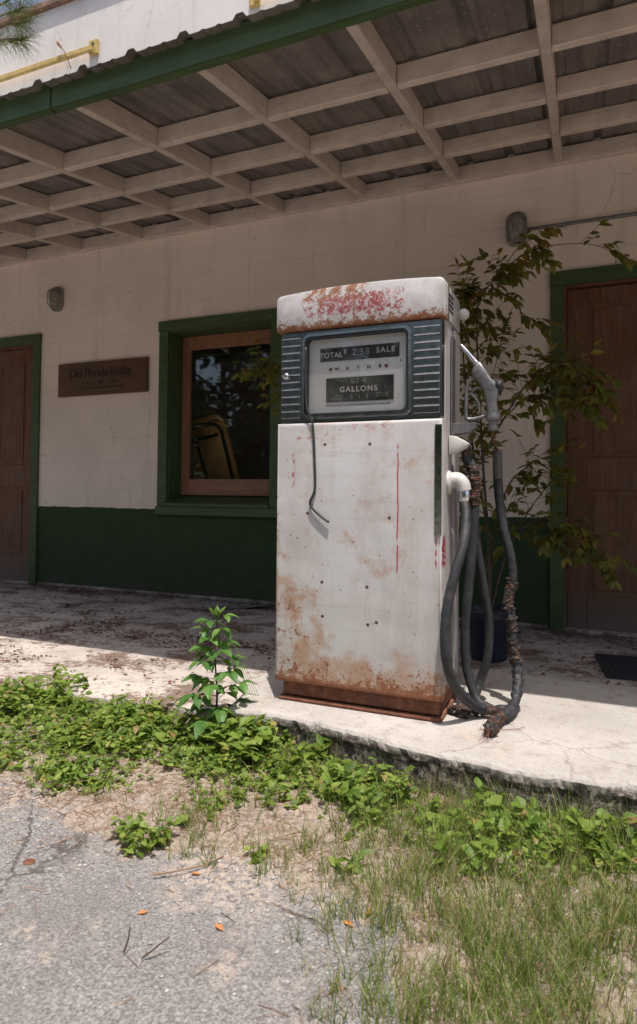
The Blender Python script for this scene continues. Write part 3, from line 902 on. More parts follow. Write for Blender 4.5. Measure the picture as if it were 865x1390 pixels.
# lamps
def lamp(x, z, label):
    L = empty('bulkhead_lamp', (x, YW, z), label, 'lamp', 'caged bulkhead lamps on the porch wall')
    bm = bmesh.new(); yb = YW - .001
    prism(bm, rrect(x - .062, x + .062, z - .105, z + .105, .055), yb - .028, yb, .006)
    obj('base', bm, M['lamp_metal'], L)
    bm = bmesh.new()
    b = bmesh.new(); bmesh.ops.create_uvsphere(b, u_segments=24, v_segments=12, radius=1)
    b.transform(Matrix.Translation((x, yb - .028, z)) @ Matrix.Diagonal((.044, .058, .085, 1)))
    merge(bm, b); obj('glass_dome', bm, M['lamp_glass'], L, True)
    bm = bmesh.new()
    for dx in (-.026, 0, .026):
        tube(bm, [(x + dx, yb - .03, z + .092), (x + dx * .9, yb - .080, z + .06), (x + dx * .9, yb - .096, z), (x + dx * .9, yb - .080, z - .06), (x + dx, yb - .03, z - .092)], .0035, 6, 5)
    for dz in (-.045, 0, .045):
        tube(bm, [(x - .055, yb - .03, z + dz), (x - .042, yb - .078, z + dz), (x, yb - .099 + abs(dz) * .2, z + dz), (x + .042, yb - .078, z + dz), (x + .055, yb - .03, z + dz)], .0035, 6, 5)
    obj('cage', bm, M['lamp_metal'], L, True)
lamp(-4.055, 2.385, 'weathered oval caged lamp on the wall above the left door and sign')
lamp(-.375, 2.405, 'weathered oval caged lamp on the wall with conduit, above the shrub')
bm = bmesh.new(); tube(bm, [(-.31, 3.948, 2.392), (.6, 3.948, 2.39), (4.1, 3.948, 2.385)], .011, 8, 4)
for x in (.5, 1.7, 3.0): box(bm, x - .012, x + .012, 3.934, 3.965, 2.374, 2.406)
tag(obj('conduit_pipe', bm, M['conduit'], smooth=True, at=(-.31, 3.948, 2.392)), 'thin grey conduit running along the wall from the lamp', 'pipe')

# yellow bars on the upper wall
for (xa, xb, zz, lab) in ((-6.0, -3.70, 4.385, 'yellow metal bar with bolted end plate on the upper wall at left'), (-2.2, .2, 4.345, 'yellow metal bar on the upper wall, mostly hidden by the roof edge')):
    Y = empty('wall_bar', (xa, YW, zz), lab, 'bar', 'yellow bars on the upper wall')
    bm = bmesh.new(); box(bm, xa, xb, 3.905, 3.935, zz, zz + .042, .004); obj('bar', bm, M['yellow_paint'], Y)
    e = xb if xa < -5 else xa
    bm = bmesh.new(); box(bm, e - .05, e + .035, 3.937, 3.964, zz - .012, zz + .105, .003)
    pl = obj('end_plate', bm, M['yellow_paint'], Y)
    bm = bmesh.new(); lathe(bm, [(.016, -.03), (.016, -.0275)], (e - .008, 3.964, zz + .068), 'Y', 12); obj('bolt', bm, M['green'], pl)
bm = bmesh.new()
tube(bm, [(-3.93, 3.93, 4.30), (-3.965, 3.90, 4.42), (-4.01, 3.88, 4.49)], lambda t: .004, 5, 4)
tube(bm, [(-3.99, 3.885, 4.46), (-4.02, 3.88, 4.50), (-4.035, 3.88, 4.53)], lambda t: .004 + .010 * math.sin(PI * t), 6, 4)
tag(obj('dry_stalk', bm, M['straw'], at=(-3.93, 3.93, 4.3)), 'dry brown weed stalk sticking up behind the yellow bar', 'plant')

# ------------------------------------------------------------------ the pump
pump = empty('fuel_pump', tuple(PB), 'rusty white vintage petrol pump with red worn head, on concrete island', 'fuel pump')
XL, XR = -1.016, -.416
YF, YR = 2.018, 2.335
bm = bmesh.new()
box(bm, -.992, -.430, 2.045, 2.315, .066, .150, .006)
box(bm, -1.004, -.420, 2.028, 2.33, .051, .062, .004)
wobble(bm, .003, 11)
obj('base_skirt', bm, M['rust'], pump)
# lower cabinet: front door panel
bm = bmesh.new()
b = bmesh.new(); box(b, XL, XR - .002, YF, YF + .055, .118, 1.033)
bmesh.ops.bevel(b, geom=[e for e in b.edges if all(v.co.y < YF + .01 for v in e.verts)], offset=.014, segments=5, profile=.5, affect='EDGES')
merge(bm, b)
obj('front_panel', bm, M['body'], pump, angle=40)
bm = bmesh.new(); box(bm, XL + .006, XR - .006, YF + .058, YF + .170, .122, 1.375, .004)
obj('side_panel', bm, M['side'], pump)
bm = bmesh.new(); box(bm, XL + .022, XR - .024, YF + .171, YF + .215, .125, 1.36)
obj('inner_case', bm, M['dark_void'], pump)
bm = bmesh.new(); box(bm, XL + .004, XR - .004, YF + .216, YR, .122, 1.375, .008)
obj('rear_cabinet', bm, M['side'], pump)
# vertical trim strip of the door
bm = bmesh.new(); box(bm, -.442, -.4195, YF - .006, YF - .0005, .652, 1.013, .002)
obj('trim_strip', bm, M['chrome_dark'], pump)
# head
def headpoly(x0, x1, zb, rise, r=.022):
    pts = [(x0, zb), (x1, zb)]
    n_ = 5
    zl = zb + .128
    def arc(x): 
        u = (x - x0) / (x1 - x0) * 2 - 1
        return zl + rise * (1 - u * u)
    for k in range(n_ + 1):
        a = R(90 * k / n_); pts.append((x1 - r + r * math.cos(a), arc(x1 - r) - r + r * math.sin(a)))
    for k in range(1, 14):
        x = x1 - r + (x0 + r - x1 + r) * k / 14; pts.append((x, arc(x)))
    for k in range(n_ + 1):
        a = R(90 + 90 * k / n_); pts.append((x0 + r + r * math.cos(a), arc(x0 + r) - r + r * math.sin(a)))
    return pts
bm = bmesh.new(); prism(bm, headpoly(-1.020, -.412, 1.364, .014), YF - .008, YF + .062, .010)
obj('head_front', bm, M['head'], pump, angle=40)
bm = bmesh.new(); prism(bm, headpoly(-1.014, -.418, 1.377, .012), YF + .065, YR - .02, .006)
hs = obj('head_shell', bm, M['side'], pump, angle=40)
bm = bmesh.new(); box(bm, -.4185, -.4135, YF + .062, YF + .078, 1.366, 1.485, .001)
obj('head_seam', bm, M['chrome'], hs)
for k in range(4):
    zc = 1.463 - .017 * k
    bm = bmesh.new(); b = bmesh.new()
    box(b, -.4185, -.4172, YF + .088, YF + .165, zc - .0045, zc + .0045); merge(bm, b)
    obj('louver', bm, M['dark_void'], hs)
# dial surround
ZB0, ZB1 = 1.037, 1.358
YB = 2.030
bm = bmesh.new()
outer = rrect(-1.006, -.424, ZB0, ZB1, .006); inner = rrect(-.918, -.528, 1.052, 1.345, .026)
ring(bm, outer, inner, YB, YB + .05)
bez = obj('dial_surround', bm, M['chrome'], pump)
for side in ((-1.001, -.930), (-.516, -.430)):
    n_ = 11; p = (1.340 - 1.052) / n_
    bm = bmesh.new(); be = bmesh.new()
    for k in range(n_):
        zz = 1.052 + p * k
        box(bm, side[0], side[1], YB - .0035, YB + .001, zz + .0005, zz + p - .0055, .0006, 1)
        box(be, side[0], side[1], YB - .0075, YB + .001, zz + p - .0050, zz + p - .0022, .0010, 2)
    rp = obj('ribbed_panel', bm, M['chrome'], bez)
    obj('rib_edge', be, M['chrome_bright'], rp)  # brighter chrome on the lip paints in the sun-caught line of each rib
bm = bmesh.new()
ring(bm, rrect(-.920, -.526, 1.049, 1.348, .028), rrect(-.911, -.535, 1.058, 1.338, .022), YB - .008, YB + .004)
for v in bm.verts:
    pass
obj('window_lip', bm, M['chrome_bright'], bez)
bm = bmesh.new()
ring(bm, rrect(-.9085, -.5375, 1.0605, 1.3355, .0215), rrect(-.903, -.543, 1.066, 1.330, .017), YB - .006, YB + .020)
obj('gasket', bm, M['black_rubber'], bez)
# dial box
n = N('dial_enamel').xyz()
f = n.noise(12, 5, .65)
c = n.mix(n.ss(f, .4, .75), (.90, .90, .88), (.84, .83, .81))
c = n.mix(n.mul(n.ss(n.noise(45, 5, .7), .62, .72), .5), c, (.26, .20, .15))
c = n.mix(n.ss(n.voro(14), .075, .05), c, (.20, .10, .06))
M['dialface'] = n.done(n.bsdf(c, .5, 0, None, .4))
bm = bmesh.new(); YD = 2.047
box(bm, -.925, -.521, YD, YD + .02, 1.045, 1.352)
dial = obj('dial_face', bm, M['dialface'], pump)
bm = bmesh.new()
ring(bm, rrect(-.918, -.528, 1.052, 1.345, .026), rrect(-.903, -.543, 1.066, 1.330, .017), YB + .021, YD - .0005)
obj('dial_wall', bm, M['dialface'], dial)
bm = bmesh.new(); box(bm, -.859, -.571, YD - .003, YD - .0004, 1.250, 1.297); obj('sale_band', bm, M['dial_black'], dial)
bm = bmesh.new(); box(bm, -.836, -.590, YD - .003, YD - .0004, 1.105, 1.190); obj('gallons_band', bm, M['dial_black'], dial)
yt = YD - .0036
text('total_lettering', 'TOTAL', -.8185, yt, 1.2705, .026, M['letter_white'], dial, sx=.98, spacing=1.08, bold=.0004)
text('dollar_sign', '$', -.7655, yt, 1.280, .020, M['letter_white'], dial, bold=.0002)
text('sale_lettering', 'SALE', -.619, yt, 1.2755, .026, M['letter_white'], dial, spacing=1.30, bold=.0004)
text('sale_digits', '2,58', -.708, yt, 1.275, .032, M['digit_grey'], dial, spacing=1.2)
text('gallon_digits', '07 4', -.715, yt, 1.175, .026, M['digit_grey'], dial, spacing=1.2)
text('gallons_lettering', 'GALLONS', -.716, yt, 1.147, .026, M['letter_white'], dial, spacing=1.28, bold=.0005)
text('price_digits', '3   1   5', -.712, yt, 1.120, .021, M['digit_grey'], dial)
text('small_lettering', 'PER\nGALLON', -.795, yt, 1.1205, .0095, M['digit_grey'], dial, spacing=1.15)
text('small_lettering', 'INCLUDES\nALL TAXES', -.630, yt, 1.1235, .0090, M['digit_grey'], dial, spacing=1.1)
for k, ch in enumerate('WAYNE'):
    text('name_lettering', ch, -.796 + k * .0392, yt + .002, 1.2215, .014, M['letter_black'], dial, sx=1.25, bold=.0005)
for x in (-.820, -.617):
    bm = bmesh.new(); lathe(bm, [(.0065, -.0024), (.0065, -.0004)], (x, YD, 1.2215), 'Y', 12); obj('emblem', bm, M['emblem_red'], dial)
bm = bmesh.new(); x = -.835
while x < -.60:
    w = rnd.uniform(.006, .015); box(bm, x, x + w, YD - .001, YD - .0004, 1.0925, 1.0950); x += w + .003
obj('fine_print', bm, M['letter_black'], dial)
bm = bmesh.new(); prism(bm, rrect(-.9035, -.5425, 1.0655, 1.3305, .017), YB + .006, YB + .009)
obj('glass', bm, M['dialglass'], bez)
# lock on the left, keyhole on the right
bm = bmesh.new(); lathe(bm, [(.011, 0), (.011, -.010), (.007, -.013), (.007, -.009)], (-.982, YB - .003, 1.203), 'Y', 20); obj('lock', bm, M['chrome_bright'], bez)
bm = bmesh.new(); lathe(bm, [(.004, -.0105), (.004, -.0005)], (-.488, YB, 1.170), 'Y', 10); obj('keyhole', bm, M['dark_void'], bez)
# torn gasket strip hanging in front
bm = bmesh.new()
P = [(-.9045, 2.018, 1.300), (-.903, 2.017, 1.18), (-.898, 2.014, 1.10), (-.886, 2.012, 1.060), (-.872, 2.0125, 1.017), (-.864, 2.0125, .90), (-.862, 2.0125, .802), (-.879, 2.0115, .756), (-.871, 2.010, .735), (-.84, 2.009, .708), (-.807, 2.008, .686)]
tube(bm, P, .0042, 8, 8)
tag(obj('hanging_gasket', bm, M['black_rubber'], pump, True), None)
# casting details on the right flank
bm = bmesh.new(); b = bmesh.new(); bmesh.ops.create_uvsphere(b, u_segments=20, v_segments=12, radius=.021)
b.transform(Matrix.Translation((-.396, 2.265, 1.432))); merge(bm, b)
lathe(bm, [(.014, -.002), (.010, .012)], (-.418, 2.265, 1.432), 'X', 12)
obj('lamp_globe', bm, M['casting'], pump, True)
bm = bmesh.new()    # hook above hose
prism(bm, [(-.4195, .985), (-.395, .982), (-.372, .970), (-.352, .956), (-.362, .944), (-.392, .926), (-.4195, .921)], 2.120, 2.165, .006)
obj('hose_hook', bm, M['casting'], pump, angle=35)
bm = bmesh.new()    # nozzle rest
prism(bm, [(-.421, 1.030), (-.333, 1.030), (-.334, 1.013), (-.350, .999), (-.421, .990)], 2.160, 2.166, .001)
prism(bm, [(-.421, 1.030), (-.333, 1.030), (-.334, 1.013), (-.350, .999), (-.421, .990)], 2.198, 2.204, .001)
box(bm, -.421, -.336, 2.1665, 2.1975, 1.018, 1.024, .001)
box(bm, -.4195, -.414, 2.155, 2.21, .985, 1.33, .001)
obj('nozzle_rest', bm, M['alu'], pump)
bm = bmesh.new()    # hose outlet elbow
lathe(bm, [(.042, -.4215), (.042, -.4165), (.036, -.411), (.030, -.408)], (0, 2.14, .825), 'X', 28)
tube(bm, [(-.412, 2.14, .832), (-.392, 2.14, .834), (-.376, 2.14, .820), (-.370, 2.14, .798)], lambda t: .0285 - .004 * t, 16, 6)
obj('hose_elbow', bm, M['casting'], pump, angle=50)
H1 = [(-.370, 2.14, .795), (-0.37, 2.14, 0.769), (-0.357, 2.11, 0.711), (-0.358, 2.06, 0.622), (-0.378, 2.02, 0.53), (-0.397, 1.992, 0.417), (-0.398, 1.978, 0.327), (-0.391, 1.985, 0.246), (-0.371, 2.03, 0.167), (-0.336, 2.1, 0.104), (-0.295, 2.14, 0.076), (-0.23, 2.15, 0.082)]
HR = .0163
bm = bmesh.new(); tube(bm, H1, lambda t: HR * (1 if t < .9 else 1 - .25 * (t - .9) / .1), 14, 10, rough=lambda t: .12 if t < .88 else .6, rs=50)
h1 = obj('hose', bm, M['hose'], pump, True)
bm = bmesh.new(); lathe(bm, [(.0190, .762), (.0200, .766), (.0200, .798), (.017, .806)], (-.370, 2.14, 0), 'Z', 20); obj('ferrule', bm, M['chrome_bright'], h1, True)
bm = bmesh.new(); helix(bm, H1[-3:], .0166, .006, .0010, .45, 1, jit=.2); obj('wire_braid', bm, M['copper'], h1)

# second hose, doubled over the hook and hanging in a long loop
H2 = [(-.371, 2.2, .93), (-.371, 2.2, .905), (-.353, 2.2, .886), (-.344, 2.2, .84), (-.344, 2.2, .764), (-.350, 2.2, .612), (-.364, 2.2, .46), (-.376, 2.21, .331), (-.374, 2.22, .202), (-.352, 2.215, .122), (-.326, 2.2, .080), (-.285, 2.18, .068)]
fh = empty('fuel_hose', (-.35, 2.22, .05), 'grey rubber hose in a long loop with burnt upper bend below the white hook', 'hose', 'loose rubber hoses at the pump')
bm = bmesh.new(); tube(bm, H2, HR, 14, 10, rough=lambda t: .06, rs=70)
hh = obj('hose_tube', bm, M['hose'], fh, True)
H3 = [(-.352, 2.245, .80), (-.352, 2.25, .70), (-.345, 2.26, .608), (-.323, 2.28, .452), (-.308, 2.3, .333), (-.312, 2.3, .216), (-.338, 2.3, .122), (-.350, 2.27, .082), (-.345, 2.22, .070)]
bm = bmesh.new(); tube(bm, H3, HR * .95, 14, 10, rough=lambda t: .06, rs=70)
obj('return_loop', bm, M['hose'], fh, True)
bm = bmesh.new(); lathe(bm, [(.019, .918), (.018, .934), (.013, .948), (.011, .962)], (-.371, 2.2, 0), 'Z', 14); obj('end_fitting', bm, M['burnt'], fh, True)
bm = bmesh.new()
tube(bm, H2[2:5], .0182, 12, 12, rough=lambda t: .8, rs=110)
obj('burnt_patch', bm, M['burnt'], hh, True)
bm = bmesh.new(); helix(bm, H2[2:6], .0192, .0075, .0012, .12, .5, jit=.12); obj('wire_braid', bm, M['copper'], hh)

# third hose, charred, standing up below the nozzle
H4 = [(-0.282, 2.3, 0.945), (-0.28, 2.31, 0.835), (-0.274, 2.32, 0.749), (-0.261, 2.32, 0.662), (-0.239, 2.32, 0.577), (-0.23, 2.32, 0.492), (-0.245, 2.32, 0.413), (-0.236, 2.32, 0.349), (-0.229, 2.32, 0.261), (-0.213, 2.31, 0.186), (-0.207, 2.27, 0.129), (-0.212, 2.2, 0.091), (-0.228, 2.13, 0.08), (-0.251, 2.07, 0.072), (-0.263, 1.97, 0.072)]
ch = empty('fuel_hose', (-.22, 2.2, .05), 'charred rubber hose with frayed wires hanging upright below the nozzle', 'hose', 'loose rubber hoses at the pump')
def rg(t): return .10 if t < .3 else (.55 if .42 < t < .78 else (.9 if t > .93 else .22))
bm = bmesh.new(); tube(bm, H4, lambda t: .0162 * (1.0 if t < .96 else 1.1), 16, 14, rough=rg, rs=75)
hc = obj('hose_tube', bm, M['hose'], ch, True)
def sub(P, a, b): 
    S = smoothpath(P, 10); k = len(S); return [tuple(v) for v in S[int(a * k):int(b * k)]]
for (a, b_) in ((.36, .47), (.49, .545), (.565, .64)):
    bm = bmesh.new(); tube(bm, sub(H4, a, b_)[::3], lambda t: (.0160 + .002 * math.sin(9 * t)), 12, 8, rough=lambda t: .9, rs=95)
    obj('charred_patch', bm, M['burnt'], hc, True)
    bm = bmesh.new(); helix(bm, sub(H4, a + .01, b_ - .01)[::3], (.0168), .0058, .0010, jit=.12); obj('wire_braid', bm, M['copper'], hc)
bm = bmesh.new(); tube(bm, sub(H4, .92, 1)[::3], .0165, 12, 6, rough=lambda t: 1.1, rs=80); obj('charred_patch', bm, M['burnt'], hc, True)
bm = bmesh.new(); helix(bm, H4[:2], .0164, .0052, .0016, .03, .9); obj('spring_sleeve', bm, M['conduit'], hc)
bm = bmesh.new(); helix(bm, sub(H4, .90, 1)[::3], .0185, .007, .0011, 0, 1, jit=.25)
for k in range(16):
    p = Vector(H4[-1]); q = [p + Vector((rnd.uniform(-.012, .012), 0, rnd.uniform(-.01, .012)))]
    d = Vector((rnd.uniform(-1, .4), rnd.uniform(-1, -.1), rnd.uniform(-.5, .3)))
    for j in range(5):
        d = (d + Vector((rnd.uniform(-.9, .9), rnd.uniform(-.9, .9), rnd.uniform(-.9, .7)))).normalized()
        nx = q[-1] + d * .012; nx.z = max(nx.z, .053); q.append(nx)
    tube(bm, q, .0006, 4, 4)
obj('frayed_wire', bm, M['copper'], hc)
bm = bmesh.new()
for k in range(3): tube(bm, [(H4[0][0] - .004, 2.30, H4[0][2]), (-.283 + .004 * k, 2.27, .955), (-.290 + .006 * k, 2.21, .975), (-.282, 2.184, 1.000)], .0011, 5, 5)
obj('copper_wire', bm, M['copper'], hc)

# nozzle hanging on its rest
nz = empty('fuel_nozzle', (-.281, 2.18, 1.005), 'dull metal fuel nozzle with trigger and guard hung on pump side', 'nozzle')
yn = 2.182
bm = bmesh.new()
prism(bm, [(-.324, 1.240), (-.303, 1.208), (-.286, 1.180), (-.272, 1.166), (-.262, 1.150), (-.262, 1.138), (-.268, 1.100), (-.264, 1.066), (-.260, 1.040), (-.303, 1.040), (-.300, 1.066), (-.303, 1.095), (-.314, 1.143), (-.330, 1.170), (-.350, 1.190), (-.352, 1.208), (-.343, 1.226)], yn - .019, yn + .019, .009)
obj('nozzle_body', bm, M['alu'], nz, angle=50)
bm = bmesh.new(); tube(bm, [(-.334, yn, 1.232), (-.352, yn, 1.254), (-.370, yn, 1.278), (-.392, yn + .004, 1.303)], lambda t: .0105 - .002 * t, 14, 6)
helix(bm, [(-.334, yn, 1.232), (-.345, yn, 1.245), (-.352, yn, 1.254)], .0108, .004, .0012)
obj('spout', bm, M['chrome_bright'], nz, True)
bm = bmesh.new(); tube(bm, [(-.338, yn, 1.192), (-.358, yn, 1.178), (-.369, yn, 1.150), (-.371, yn, 1.10), (-.371, yn, 1.055), (-.362, yn, 1.044), (-.33, yn, 1.047), (-.295, yn, 1.058)], .0068, 10, 6)
obj('guard', bm, M['alu'], nz, True)
bm = bmesh.new(); tube(bm, [(-.315, yn, 1.148), (-.342, yn, 1.150), (-.353, yn, 1.132), (-.340, yn, 1.116), (-.328, yn, 1.095), (-.327, yn, 1.060)], .0052, 8, 6)
obj('trigger', bm, M['alu'], nz, True)
bm = bmesh.new(); lathe(bm, [(.020, -.272), (.020, -.255), (.016, -.250)], (0, yn, 1.153), 'X', 18)
obj('vacuum_cap', bm, M['hose'], nz, True)
bm = bmesh.new(); lathe(bm, [(.022, 1.062), (.024, 1.046), (.0215, 1.038)], (-.281, yn, 0), 'Z', 18)
lathe(bm, [(.0155, 1.037), (.0155, 1.018), (.018, 1.016), (.018, 1.003)], (-.281, yn, 0), 'Z', 8)
obj('swivel', bm, M['alu'], nz)

# charred scraps beside the base
bm = bmesh.new()
for k in range(2):
    p = Vector((-.415 + .018 * k, 2.10 + rnd.uniform(-.03, .05), .066))
    tube(bm, [p, p + Vector((rnd.uniform(.02, .05), rnd.uniform(-.03, .03), .012)), p + Vector((rnd.uniform(.05, .08), rnd.uniform(-.03, .03), -.004))], .011, 10, 6, rough=lambda t: 1.2, rs=80)
tag(obj('rubber_scrap', bm, M['burnt'], at=(-.40, 2.10, .05)), 'charred black rubber scraps on the island beside the pump base', 'debris')

# ------------------------------------------------------------------ foliage
class Acc:
    def __init__(s): s.v = []; s.f = []; s.m = []
    def leaf(s, base, d, up, L, w, bend=.2, fold=.25, mat=0, shape=0):
        d = d.normalized(); side = d.cross(up)
        if side.length < 1e-4: side = d.orthogonal()
        side.normalize(); nrm = side.cross(d).normalized()
        st = [(0, 0), (.22, .75), (.45, 1.0), (.72, .68), (1, 0)] if shape == 0 else [(0, .5), (.35, 1), (.7, .7), (1, 0)]
        i0 = len(s.v); prev = None
        for t, ww in st:
            c = base + d * (L * t) - nrm * (bend * L * t * t)
            if ww == 0:
                s.v.append(c); cur = (len(s.v) - 1,)
            else:
                h = nrm * (fold * w * ww)
                s.v += [c - side * (w * ww) + h, c, c + side * (w * ww) + h]; k = len(s.v); cur = (k - 3, k - 2, k - 1)
            if prev is not None:
                if len(prev) == 1: s.f += [(prev[0], cur[0], cur[1]), (prev[0], cur[1], cur[2])]; s.m += [mat, mat]
                elif len(cur) == 1: s.f += [(prev[0], cur[0], prev[1]), (prev[1], cur[0], prev[2])]; s.m += [mat, mat]
                else: s.f += [(prev[0], cur[0], cur[1], prev[1]), (prev[1], cur[1], cur[2], prev[2])]; s.m += [mat, mat]
            prev = cur
    def blade(s, base, d, L, w, bend, mat=0, n=4):
        side = Vector((rnd.uniform(-1, 1), rnd.uniform(-1, 1), 0)).normalized()
        lean = Vector((rnd.uniform(-1, 1), rnd.uniform(-1, 1), 0)) * bend
        prev = None
        for i in range(n + 1):
            t = i / n
            c = base + d * (L * t) + lean * (L * t * t) - Vector((0, 0, lean.length * L * .35 * t * t))
            if i == n: s.v.append(c); cur = (len(s.v) - 1,)
            else:
                ww = w * (1 - t * .8) * .5
                s.v += [c - side * ww, c + side * ww]; cur = (len(s.v) - 2, len(s.v) - 1)
            if prev:
                s.f.append((prev[0], prev[1], cur[1], cur[0]) if len(cur) == 2 else (prev[0], prev[1], cur[0])); s.m.append(mat)
            prev = cur
    def rod(s, a, b, r, mat=0, r2=None):
        d = (b - a); 
        if d.length < 1e-6: return
        u = d.orthogonal().normalized() * r; v = d.normalized().cross(u)
        q = (r2 if r2 is not None else r) / r
        i = len(s.v)
        s.v += [a + u, a - u * .5 + v * .87, a - u * .5 - v * .87, b + u * q, b + (-u * .5 + v * .87) * q, b + (-u * .5 - v * .87) * q]
        s.f += [(i, i + 1, i + 4, i + 3), (i + 1, i + 2, i + 5, i + 4), (i + 2, i, i + 3, i + 5)]; s.m += [mat] * 3
    def build(s, name, mats, parent=None, at=None, smooth=False):
        me = bpy.data.meshes.new(name); me.from_pydata([tuple(v) for v in s.v], [], s.f)
        o = fin(name, me, mats, parent, smooth, at)
        if any(s.m): me.polygons.foreach_set('material_index', s.m)
        return o
def rv(a=1): return Vector((rnd.uniform(-a, a), rnd.uniform(-a, a), rnd.uniform(-a, a)))

# -- potted shrub on the porch
shrub = empty('potted_shrub', (-.40, 3.12, 0), 'tall straggling brown-green shrub in dark pot behind the pump', 'shrub')
bm = bmesh.new(); lathe(bm, [(.075, .002), (.085, .01), (.108, .20), (.120, .205), (.122, .235), (.110, .237), (.105, .215)], (-.415, 3.12, 0), 'Z', 28)
obj('pot', bm, M['pot'], shrub, angle=40)
bm = bmesh.new(); lathe(bm, [(.104, .200), (.104, .214), (.05, .222)], (-.415, 3.12, 0), 'Z', 20); obj('soil', bm, M['soil'], shrub, True)
lf = Acc(); sb = bmesh.new()
def compound(base, d, L, n, leafL, acc=lf, stem=1):
    """pinnate twig: leaflets in pairs"""
    d = d.normalized(); pts = [base]
    p = base.copy(); dd = d.copy()
    for i in range(n):
        dd = (dd + Vector((0, 0, -.10)) + rv(.12)).normalized()
        p = p + dd * (L / n); pts.append(p)
        side = dd.cross(Vector((0, 0, 1))).normalized() if abs(dd.z) < .95 else Vector((1, 0, 0))
        for sg_ in (-1, 1):
            if rnd.random() < .12: continue
            ld = (dd * .55 + side * sg_ * .8 + Vector((0, 0, -.35)) + rv(.3))
            up = Vector((0, 0, 1)) + rv(.6)
            l = leafL * rnd.uniform(.7, 1.25)
            acc.leaf(p, ld, up, l, l * .25, rnd.uniform(0, .35), .2)
    acc.leaf(p, dd + rv(.2), Vector((0, 0, 1)) + rv(.5), leafL * 1.1, leafL * .22)
    for a, b in zip(pts, pts[1:]): acc.rod(a, b, .0013, 1)
def branch(pts, r0, start=.15, dens=26, leafL=.062, twig=.16, spread=1., y0=3.42):
    P = smoothpath([(x, y, z) for x, y, z in pts], 8)
    tube(sb, [tuple(p) for p in P[::3]] + [tuple(P[-1])], lambda t: max(.0018, r0 * (1 - .8 * t)), 7, 3)
    L = sum((b - a).length for a, b in zip(P, P[1:]))
    for k in range(int(L * dens * 1.22)):
        t = rnd.uniform(start, 1)
        i = min(int(t * (len(P) - 1)), len(P) - 2)
        p = P[i].lerp(P[i + 1], rnd.random())
        d = (P[i + 1] - P[i]).normalized()
        dd = d * rnd.uniform(-.1, .8) + Vector((rnd.uniform(-1, 1), rnd.uniform(-.9, .9), rnd.uniform(-.75, .55))) * spread
        compound(p, dd, twig * rnd.uniform(.5, 1.2), rnd.randint(2, 4), leafL)
    compound(P[-1], P[-1] - P[-2], twig, 4, leafL)
b0 = (-.415, 3.12, .20)
S = {}
branch([b0, (-.44, 3.3, .46), (-.49, 3.42, .92), (-.52, 3.45, 1.39), (-.53, 3.45, 1.79), (-.464, 3.45, 1.92), (-.36, 3.45, 2.02)], .009, .30, 24)
branch([(-.464, 3.45, 1.92), (-.331, 3.45, 2.035), (-.184, 3.45, 2.084), (-.007, 3.45, 2.075), (.10, 3.45, 2.04)], .004, .15, 14, .066, .13, .45)
branch([(-.40, 3.45, 1.98), (-.33, 3.44, 2.08), (-.23, 3.42, 2.14)], .003, .6, 14, .06, .10, .45)
branch([b0, (-.46, 3.35, .6), (-.559, 3.45, 1.1), (-.60, 3.45, 1.5), (-.62, 3.45, 1.84), (-.61, 3.45, 1.90)], .008, .4, 26, .055, .13)
branch([(-.49, 3.43, 1.0), (-.367, 3.43, 1.224), (-.256, 3.40, 1.374), (-.112, 3.35, 1.46), (.02, 3.32, 1.36)], .006, .15, 24)
branch([(-.40, 3.43, 1.18), (-.27, 3.38, 1.28), (-.13, 3.34, 1.30), (-.02, 3.3, 1.25)], .004, .2, 36)
branch([(-.25, 3.40, 1.40), (-.12, 3.34, 1.44), (.0, 3.3, 1.42)], .003, .1, 42)
branch([b0, (-.43, 3.4, .55), (-.366, 3.43, .83), (-.273, 3.42, .93), (-.20, 3.40, .99)], .006, .35, 20, .055)
branch([b0, (-.37, 3.3, .45), (-.30, 3.35, .60), (-.16, 3.35, .68), (-.05, 3.33, .62), (.05, 3.3, .52)], .006, .30, 34, .055)
branch([(-.20, 3.35, 1.42), (-.06, 3.32, 1.40), (.05, 3.3, 1.30)], .003, .1, 44)
branch([(-.18, 3.35, .66), (-.05, 3.32, .60), (.10, 3.3, .52)], .003, .1, 34, .055)
branch([(-.30, 3.38, .62), (-.25, 3.4, .72), (-.18, 3.42, .82), (-.12, 3.4, .90)], .004, .1, 26, .05)
branch([(-.464, 3.45, 1.88), (-.368, 3.44, 1.84), (-.293, 3.43, 1.74), (-.24, 3.42, 1.70)], .003, .2, 20, .06, .12, .6)
branch([(-.52, 3.45, 1.25), (-.44, 3.44, 1.45), (-.40, 3.43, 1.62)], .003, .2, 24, .055, .12)
branch([b0, (-.50, 3.2, .5), (-.56, 3.22, .8), (-.50, 3.25, 1.0)], .006, .45, 22, .05, .12)
branch([(-.54, 3.4, 1.05), (-.95, 3.38, 1.3), (-1.35, 3.36, 1.50), (-1.62, 3.34, 1.56), (-1.80, 3.33, 1.55)], .005, .55, 22, .06, .14)
branch([(-1.0, 3.38, 1.32), (-1.4, 3.36, 1.40), (-1.66, 3.34, 1.36)], .003, .5, 18, .055, .12)
obj('stem', sb, M['stem'], shrub, True)
lf.build('foliage', [M['vineleaf'], M['stem']], shrub)

